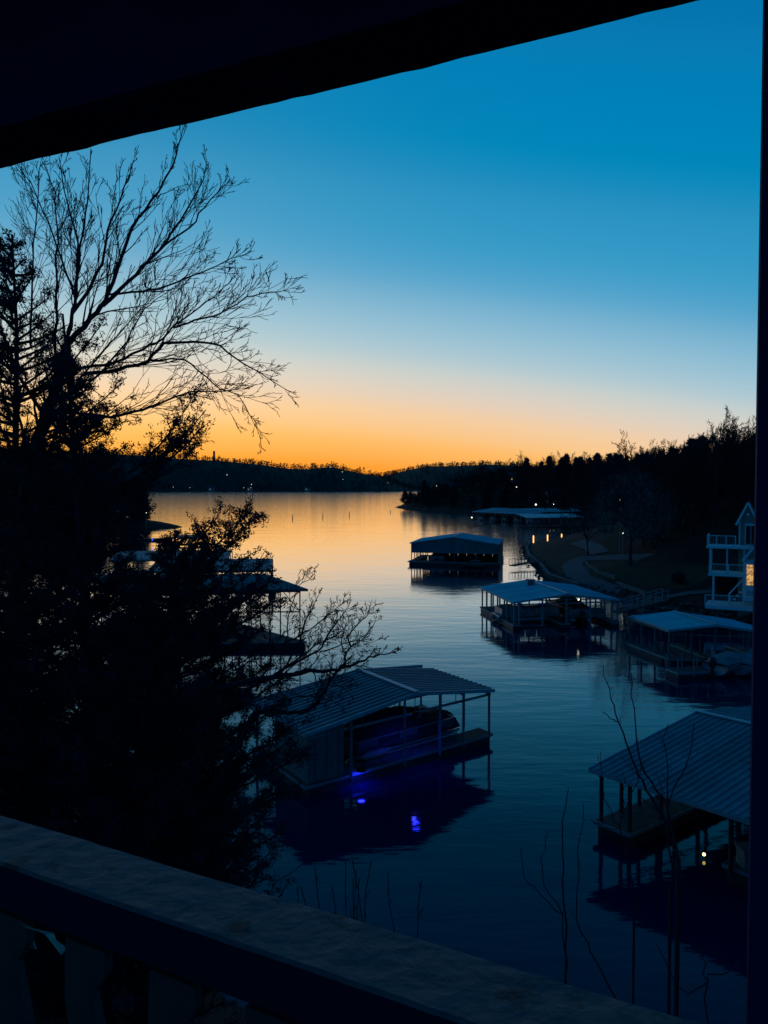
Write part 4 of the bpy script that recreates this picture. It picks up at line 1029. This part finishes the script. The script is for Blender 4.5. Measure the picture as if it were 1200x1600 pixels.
def cedar(label, x, y, z0, z1, prof, seed, nl, extra=(), leaf=.05, kk=12, lean=(0,0)):
    """prof: (z, radius); ascending limbs with sprays of scale foliage"""
    R_ = random.Random(seed); br = []; C_ = []
    ax = lambda z: np.array((x+lean[0]*(z-z0)/(z1-z0), y+lean[1]*(z-z0)/(z1-z0), z))
    br.append(([ax(z0+(z1-z0)*i/8)+np.array((R_.gauss(0,.05),R_.gauss(0,.05),0)) for i in range(9)], [.22*(1-i/8.6) for i in range(9)], 4))
    def limb(s_, e_, dens=1.0, r_=.035):
        mid = (s_+e_)/2-np.array((0,0,.12*np.linalg.norm(e_-s_)))+np.array((R_.gauss(0,.08),R_.gauss(0,.08),0))
        pts = [s_*(1-t_)**2+2*mid*t_*(1-t_)+e_*t_**2 for t_ in np.linspace(0,1,7)]
        br.append((pts, [r_*(1-.8*i/6)+.004 for i in range(7)], 1)); L = np.linalg.norm(e_-s_)
        for k in range(int(3+L*5*dens)):
            f = .25+.75*R_.random(); i = min(5, int(f*6)); q = pts[i]+(pts[i+1]-pts[i])*(f*6-i); d = pts[i+1]-pts[i]; d = d/np.linalg.norm(d)
            nd = d*.8+np.array((R_.gauss(0,.5),R_.gauss(0,.5),R_.gauss(.25,.4))); nd /= np.linalg.norm(nd); l = (.18+.42*R_.random())*(1.15-.5*f)*min(1.3,.5+L*.35)
            e2 = q+nd*l; br.append(([q, (q+e2)/2+np.array((0,0,.02)), e2], [.010,.007,.003], 0))
            for m_ in range(int(2+l*9)): C_.append(q+(e2-q)*(.3+.75*R_.random())+np.array((R_.gauss(0,.035),R_.gauss(0,.035),R_.gauss(0,.035))))
    zs = [p[0] for p in prof]; rs = [p[1] for p in prof]
    for i in range(nl):
        z = zs[0]+(zs[-1]-zs[0])*((i+R_.random())/nl); rr = float(np.interp(z, zs, rs))*(.55+.5*R_.random()); an = R_.random()*2*PI
        e_ = ax(z)+np.array((math.cos(an)*rr, math.sin(an)*rr, R_.gauss(.1,.15))); limb(ax(max(z0+.5, z-rr*.45)), e_)
    for (px, py, Yd, px0, py0) in extra: limb(np.array(un(px0,py0,Y=y)), np.array(un(px,py,Y=Yd)), 1.45, .03)
    T = tufts(C_, .042, kk, leaf*.72, .8)
    r_ = thing('cedar_tree', label, 'tree', (x, y, z0)); loc = np.array((x,y,z0))
    V, F = tubes([b for b in br if b[2] == 4], .02, 7); link('trunk', np_mesh('trunk', V-loc, F, M_bark, True), r_)
    V, F = tubes([b for b in br if b[2] < 4], .004, 4); link('limb', np_mesh('limb', V-loc, F, M_bark), r_)['kind'] = 'stuff'
    link('foliage', np_mesh('foliage', T-loc, np.arange(len(T)).reshape(-1,3), M_cedar), r_)['kind'] = 'stuff'
    return r_
x1 = (150-600)/1200*15
cedar('largest dark cedar at left whose sprays reach over the docks', x1, 15, hz(x1,15)-.2, 17.3, [(4.6,2.5),(6.5,3.4),(9.0,3.4),(10.5,2.7),(11.8,1.9),(12.8,1.5),(14.0,1.2),(15.2,.7),(16.4,.12)], 3, 310,
      [(322,640,14,190,760),(318,665,14.5,190,770),(300,622,14.2,200,740),(305,700,14,190,770),(278,690,14,180,760),(388,803,13.5,230,920),(392,812,13,240,930),(370,845,13.3,220,940),(345,800,13.5,220,910),(412,880,13.2,230,980),(428,905,13.4,240,1000),(400,925,13,230,1000),(432,938,13,250,1010),(385,870,13.5,220,960),(330,860,14,200,930),
       (455,1090,13,250,1180),(462,1130,13.2,260,1210),(450,1160,13,250,1230),(468,1180,13,260,1250),(440,1060,13.5,250,1150),(460,1230,13,260,1290)], .048, 12, (-.5,0))
x2 = (25-600)/1200*16.5
cedar('tall dark cedar at the left edge in front of the bare tree', x2, 16.5, hz(x2,16.5)-.2, 19.3, [(6,3.2),(9,3.2),(12,2.8),(14,2.1),(15.2,1.9),(17,1.2),(18.2,.8),(19.2,.15)], 4, 230,
      [(185,560,16,60,640),(160,505,16,80,600),(188,600,15.5,60,680),(120,520,16.5,60,600),(180,640,15.5,60,700),(200,655,15.6,60,720)], .05, 11)
x3 = (235-600)/1200*14.5
cedar('low bushy cedar right below the largest one, above the rail', x3, 14, hz(x3,14)-.2, 12.2, [(4.2,2.2),(6,2.7),(8,2.4),(10,1.7),(12,.3)], 6, 190, [(400,1340,12.5,250,1400),(415,1372,12.5,250,1420),(440,1300,12.5,260,1360),(385,1270,12.7,250,1350)], .042, 12)
x5 = (268-600)/1200*22
cedar('round topped cedar between the largest cedar and the tall left dock', x5, 22, max(0,hz(x5,22))-.3, 12.5, [(3.0,2.6),(6,2.9),(9,2.6),(10.4,2.1),(11.6,1.1),(12.4,.15)], 12, 260, [(405,905,21,300,980),(395,940,21,300,1000),(408,985,21,300,1040),(425,1035,21,310,1090)], .06, 13)
x4 = -9.6
cedar('dark cedar low at the far left edge above the rail', x4, 20, hz(x4,20)-.2, 14.0, [(4.0,2.6),(7,3.2),(10,2.6),(12.5,1.2),(13.8,.2)], 9, 170, [], .06, 11)

# saplings on the bank below the porch
def sapling(label, paths, sc_, off, Yd, seed, m=None, Lf=.35, kid=.5, name='sapling'):
    o = traced(paths, sc_, off, Yd, 0, seed, 0, 2, 1, Lf, .0025, .1, .08, .5, kid)
    b0 = o[0][0][0]; g = hz(b0[0], b0[1])
    o.append(([np.array((b0[0]+.05, b0[1], g-.1)), (np.array((b0[0], b0[1], g))+b0)/2, b0], [o[0][1][0]*1.5]*3, 4))
    r_ = thing(name, label, 'sapling', (b0[0], b0[1], g)); add_tree_parts(r_, o, .0022); return r_
z6 = (.3125, (860,1000)); z8 = (.4167, (700,1300))
sapling('sapling with two crossing stems before the large ribbed roof', [([(640,1100),(560,870),(500,780),(440,680),(400,570),(340,410),(300,290),(265,130)], .3, .018, .004), ([(335,408),(300,395),(262,360)], .1, .007, .003), ([(640,1100),(585,840),(520,740),(460,640),(430,500),(420,340),(405,170)], -.3, .014, .004)], *z6, 8.0, 1)
sapling('straight thin sapling right of the crossing stems', [([(600,1250),(585,900),(588,650),(590,420)], .2, .012, .003), ([(588,830),(700,560),(720,420)], .2, .007, .003)], *z6, 7.6, 2)
sapling('thin upright sapling over open water right of centre', [([(80,1750),(75,1550),(60,1200),(60,980),(90,740)], .1, .012, .004)], *z6, 7.0, 3, Lf=.12, kid=1.2)
sapling('second thin sapling, leaning, over the open water', [([(330,1800),(200,1560),(130,1400),(135,1050),(165,820)], .1, .010, .003)], *z6, 7.4, 4, Lf=.15, kid=1.0)
sapling('curved thin sapling leftmost of those over the water', [([(450,700),(440,560),(430,310),(350,240),(285,170),(272,60)], .1, .008, .003), ([(430,310),(360,200),(345,100),(375,0)], .1, .006, .003)], *z8, 7.0, 5, Lf=.12, kid=1.2)
sapling('pale forked twigs low at the right beside the post', [([(960,800),(975,560),(950,470),(955,400)], .1, .008, .003), ([(975,560),(1040,530),(1100,480)], .1, .006, .003), ([(975,560),(900,610),(850,560),(780,420)], .1, .006, .003)], *z8, 5.5, 6, Lf=.15)
sapling('small bare branching shrub in front of the dock posts', [([(420,1250),(345,930),(370,820),(365,660)], .2, .010, .003), ([(345,930),(270,800),(250,560)], .1, .007, .003), ([(360,880),(440,700),(450,640)], .1, .007, .003), ([(345,940),(280,940),(200,900)], .1, .006, .003)], *z6, 9, 7, Lf=.3, kid=.3)
paths = [([(x_,1700),(x_+rnd.gauss(0,12),1500),(x_+rnd.gauss(0,22),1340+rnd.random()*70)], rnd.gauss(0,.4), .005, .002) for x_ in [470,500,515,530,538,545,552,560,572,585,610,640]]
sapling('thin reedy bush rising above the rail near the middle', paths, 1, (0,0), 6.0, 8, Lf=.18, kid=.25, name='reedy_bush')
b_ = [([(300,1500),(415,1398),(440,1372),(490,1340)], .2, .010, .004)]
sapling('single slanting branch above the rail near the cedar', b_, 1, (0,0), 8.5, 9, Lf=.2)

# leaf litter on the near bank
n = 9000; P = np.column_stack([nr.uniform(-9,9,n), nr.uniform(1.5,17,n)]); z = height(P); C_ = np.column_stack([P, z+.02]); C_ = C_[z > .1]
T = tufts(C_, .02, 1, .06, .3); tag(tri_obj('leaf_litter', T, mat('dead_leaves', (.10,.07,.045), (.17,.13,.09), .9, scale=20)), 'brown leaf litter on the steep bank below the porch', 'leaves', kind='stuff')

# ------------------------------------------------------------------ porch we look out from
pd = Vector((.890,-.456,0)); pn = Vector((.456,.890,0))       # along the rail, outward
RO = un(0,1271,H-.7); pd = un(700,1478,H-.7)-RO; pd.normalize(); pn = Vector((-pd.y, pd.x, 0)); RO.z = 0      # outer edge of the rail
rz_ = H-.70
rl_ = thing('porch_railing', 'weathered grey porch railing with a flat top board', 'railing', (RO.x, RO.y, H-1.6))
V = []; F = []; n = 90; R_ = random.Random(3)
L0, L1 = -1.6, 2.2
sec = [(0,-.038),(0,-.004),(-.006,0),(-.137,0),(-.143,-.005),(-.143,-.038)]
for i in range(n+1):
    s_ = L0+(L1-L0)*i/n; wv = .0012*math.sin(s_*9)+R_.gauss(0,.0006)
    for a, z in sec: q = RO+pd*s_+pn*(a+wv*(1 if a > -.07 else .6)); V.append((q.x, q.y, rz_+z+R_.gauss(0,.0003)))
for i in range(n):
    for k in range(6): F.append((i*6+k, i*6+(k+1)%6, (i+1)*6+(k+1)%6, (i+1)*6+k))
F += [tuple(range(6)), tuple(n*6+k for k in range(5,-1,-1))]
tb = part('top_board', MB().add(V, F), M_rail, rl_); M_rail_shade = mat('shaded_rail_side', (.004,.008,.03), (.008,.013,.04), .85, scale=3, bump=.4); tb.data.materials.append(M_rail_shade)  # porch shade painted into the colour of the rail's sides and underside
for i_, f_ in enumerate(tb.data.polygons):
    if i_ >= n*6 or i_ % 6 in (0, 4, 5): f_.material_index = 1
a = RO+pd*L0+pn*-.07; b2 = RO+pd*L1+pn*-.07
part('sub_rail', MB().bar(Vector((a.x,a.y,rz_-.085)), Vector((b2.x,b2.y,rz_-.085)), .04, .09), M_rail_shade, rl_)
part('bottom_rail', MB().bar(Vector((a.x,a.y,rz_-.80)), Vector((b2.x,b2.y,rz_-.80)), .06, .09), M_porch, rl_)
prof = [(-.05,0),(.05,0),(.05,-.04),(.015,-.09),(.045,-.2),(.06,-.3),(.02,-.36),(.05,-.42),(.05,-.66),(-.05,-.66),(-.05,-.42),(-.075,-.33),(-.03,-.22),(-.055,-.12)]
me = MB().prism([pd*x_+Vector((0,0,z)) for x_, z in prof], pn*.018).mesh('baluster', M_paint)
for i in range(17):
    q = RO+pd*(L0+.12+i*.205)+pn*-.10; q.z = rz_-.130; link('baluster', me, rl_, q-rl_.location)
# dry curled leaf caught between the balusters
q = un(55,1452,Y=1.45)
m_leaf = mat('dry_leaf', (.5,.5,.42), (.62,.6,.5), .6, scale=30)
def bl_(px, py, Yd): return un(px, py, Y=Yd)
L_ = [bl_(28,1439,1.43), bl_(38,1448,1.42), bl_(62,1453,1.41), bl_(84,1458,1.40), bl_(86,1467,1.40), bl_(104,1481,1.40), bl_(95,1491,1.41), bl_(70,1459,1.43)]
lv = MB().add([*L_, *[p+Vector((0,.002,-.003)) for p in L_]], [(0,1,2,3,7),(3,4,5,6,7),(15,11,10,9,8),(15,14,13,12,11)]+[(i,(i+1)%8,8+(i+1)%8,8+i) for i in range(8)])
solo('dry_leaf', lv, m_leaf, q, 'pale curled dry leaf caught behind the railing at lower left', 'leaf')
q = bl_(45,1478,1.5); solo('dry_leaf', MB().prism([bl_(46,1458,1.5), bl_(33,1476,1.5), bl_(56,1484,1.5)], (0,.004,.001)), M_siding, q, 'dull triangular dry leaf below the pale curled one', 'leaf')

pc = thing('porch', 'dark roof beam and post of the porch that frames the view', 'porch', (0,0,H-1.6))
bd = Vector((.911,-.413,0)).normalized(); bn = Vector((.413,.911,0)).normalized(); bz = H+.8; BO = un(0,263,bz); bd = un(1102,0,bz)-BO; bd.normalize(); bn = Vector((-bd.y, bd.x, 0)); BO.z = 0
V = []; F = []; n = 160; R_ = random.Random(8); sec = [(0,.32),(0,0),(-.16,0),(-.16,.32)]
for i in range(n+1):
    s_ = -3+6.5*i/n; dz = .0010*math.sin(s_*5.1)+.0006*math.sin(s_*17)+R_.gauss(0,.0006)-(.002 if abs(s_-.28) < .05 or abs(s_-1.17) < .04 else 0)
    for a, z in sec: q = BO+bd*s_+bn*a; V.append((q.x, q.y, bz+z+(dz if z == 0 else 0)))
for i in range(n):
    for k in range(4): F.append((i*4+k, i*4+(k+1)%4, (i+1)*4+(k+1)%4, (i+1)*4+k))
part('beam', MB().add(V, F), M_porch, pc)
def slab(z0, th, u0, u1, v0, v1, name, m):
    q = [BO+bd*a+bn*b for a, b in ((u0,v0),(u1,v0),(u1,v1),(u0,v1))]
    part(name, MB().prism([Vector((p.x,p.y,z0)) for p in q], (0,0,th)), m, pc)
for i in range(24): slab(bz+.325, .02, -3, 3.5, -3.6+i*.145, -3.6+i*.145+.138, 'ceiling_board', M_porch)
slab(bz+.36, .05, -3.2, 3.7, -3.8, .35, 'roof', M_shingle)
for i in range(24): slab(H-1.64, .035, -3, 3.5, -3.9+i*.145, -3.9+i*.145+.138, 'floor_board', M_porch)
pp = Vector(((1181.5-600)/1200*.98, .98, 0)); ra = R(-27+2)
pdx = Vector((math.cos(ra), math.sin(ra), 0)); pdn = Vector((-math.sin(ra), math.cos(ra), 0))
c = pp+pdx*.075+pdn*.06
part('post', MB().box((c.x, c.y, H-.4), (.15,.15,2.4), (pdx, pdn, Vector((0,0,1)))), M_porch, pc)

# ------------------------------------------------------------------ render settings
sc.render.engine = 'CYCLES'
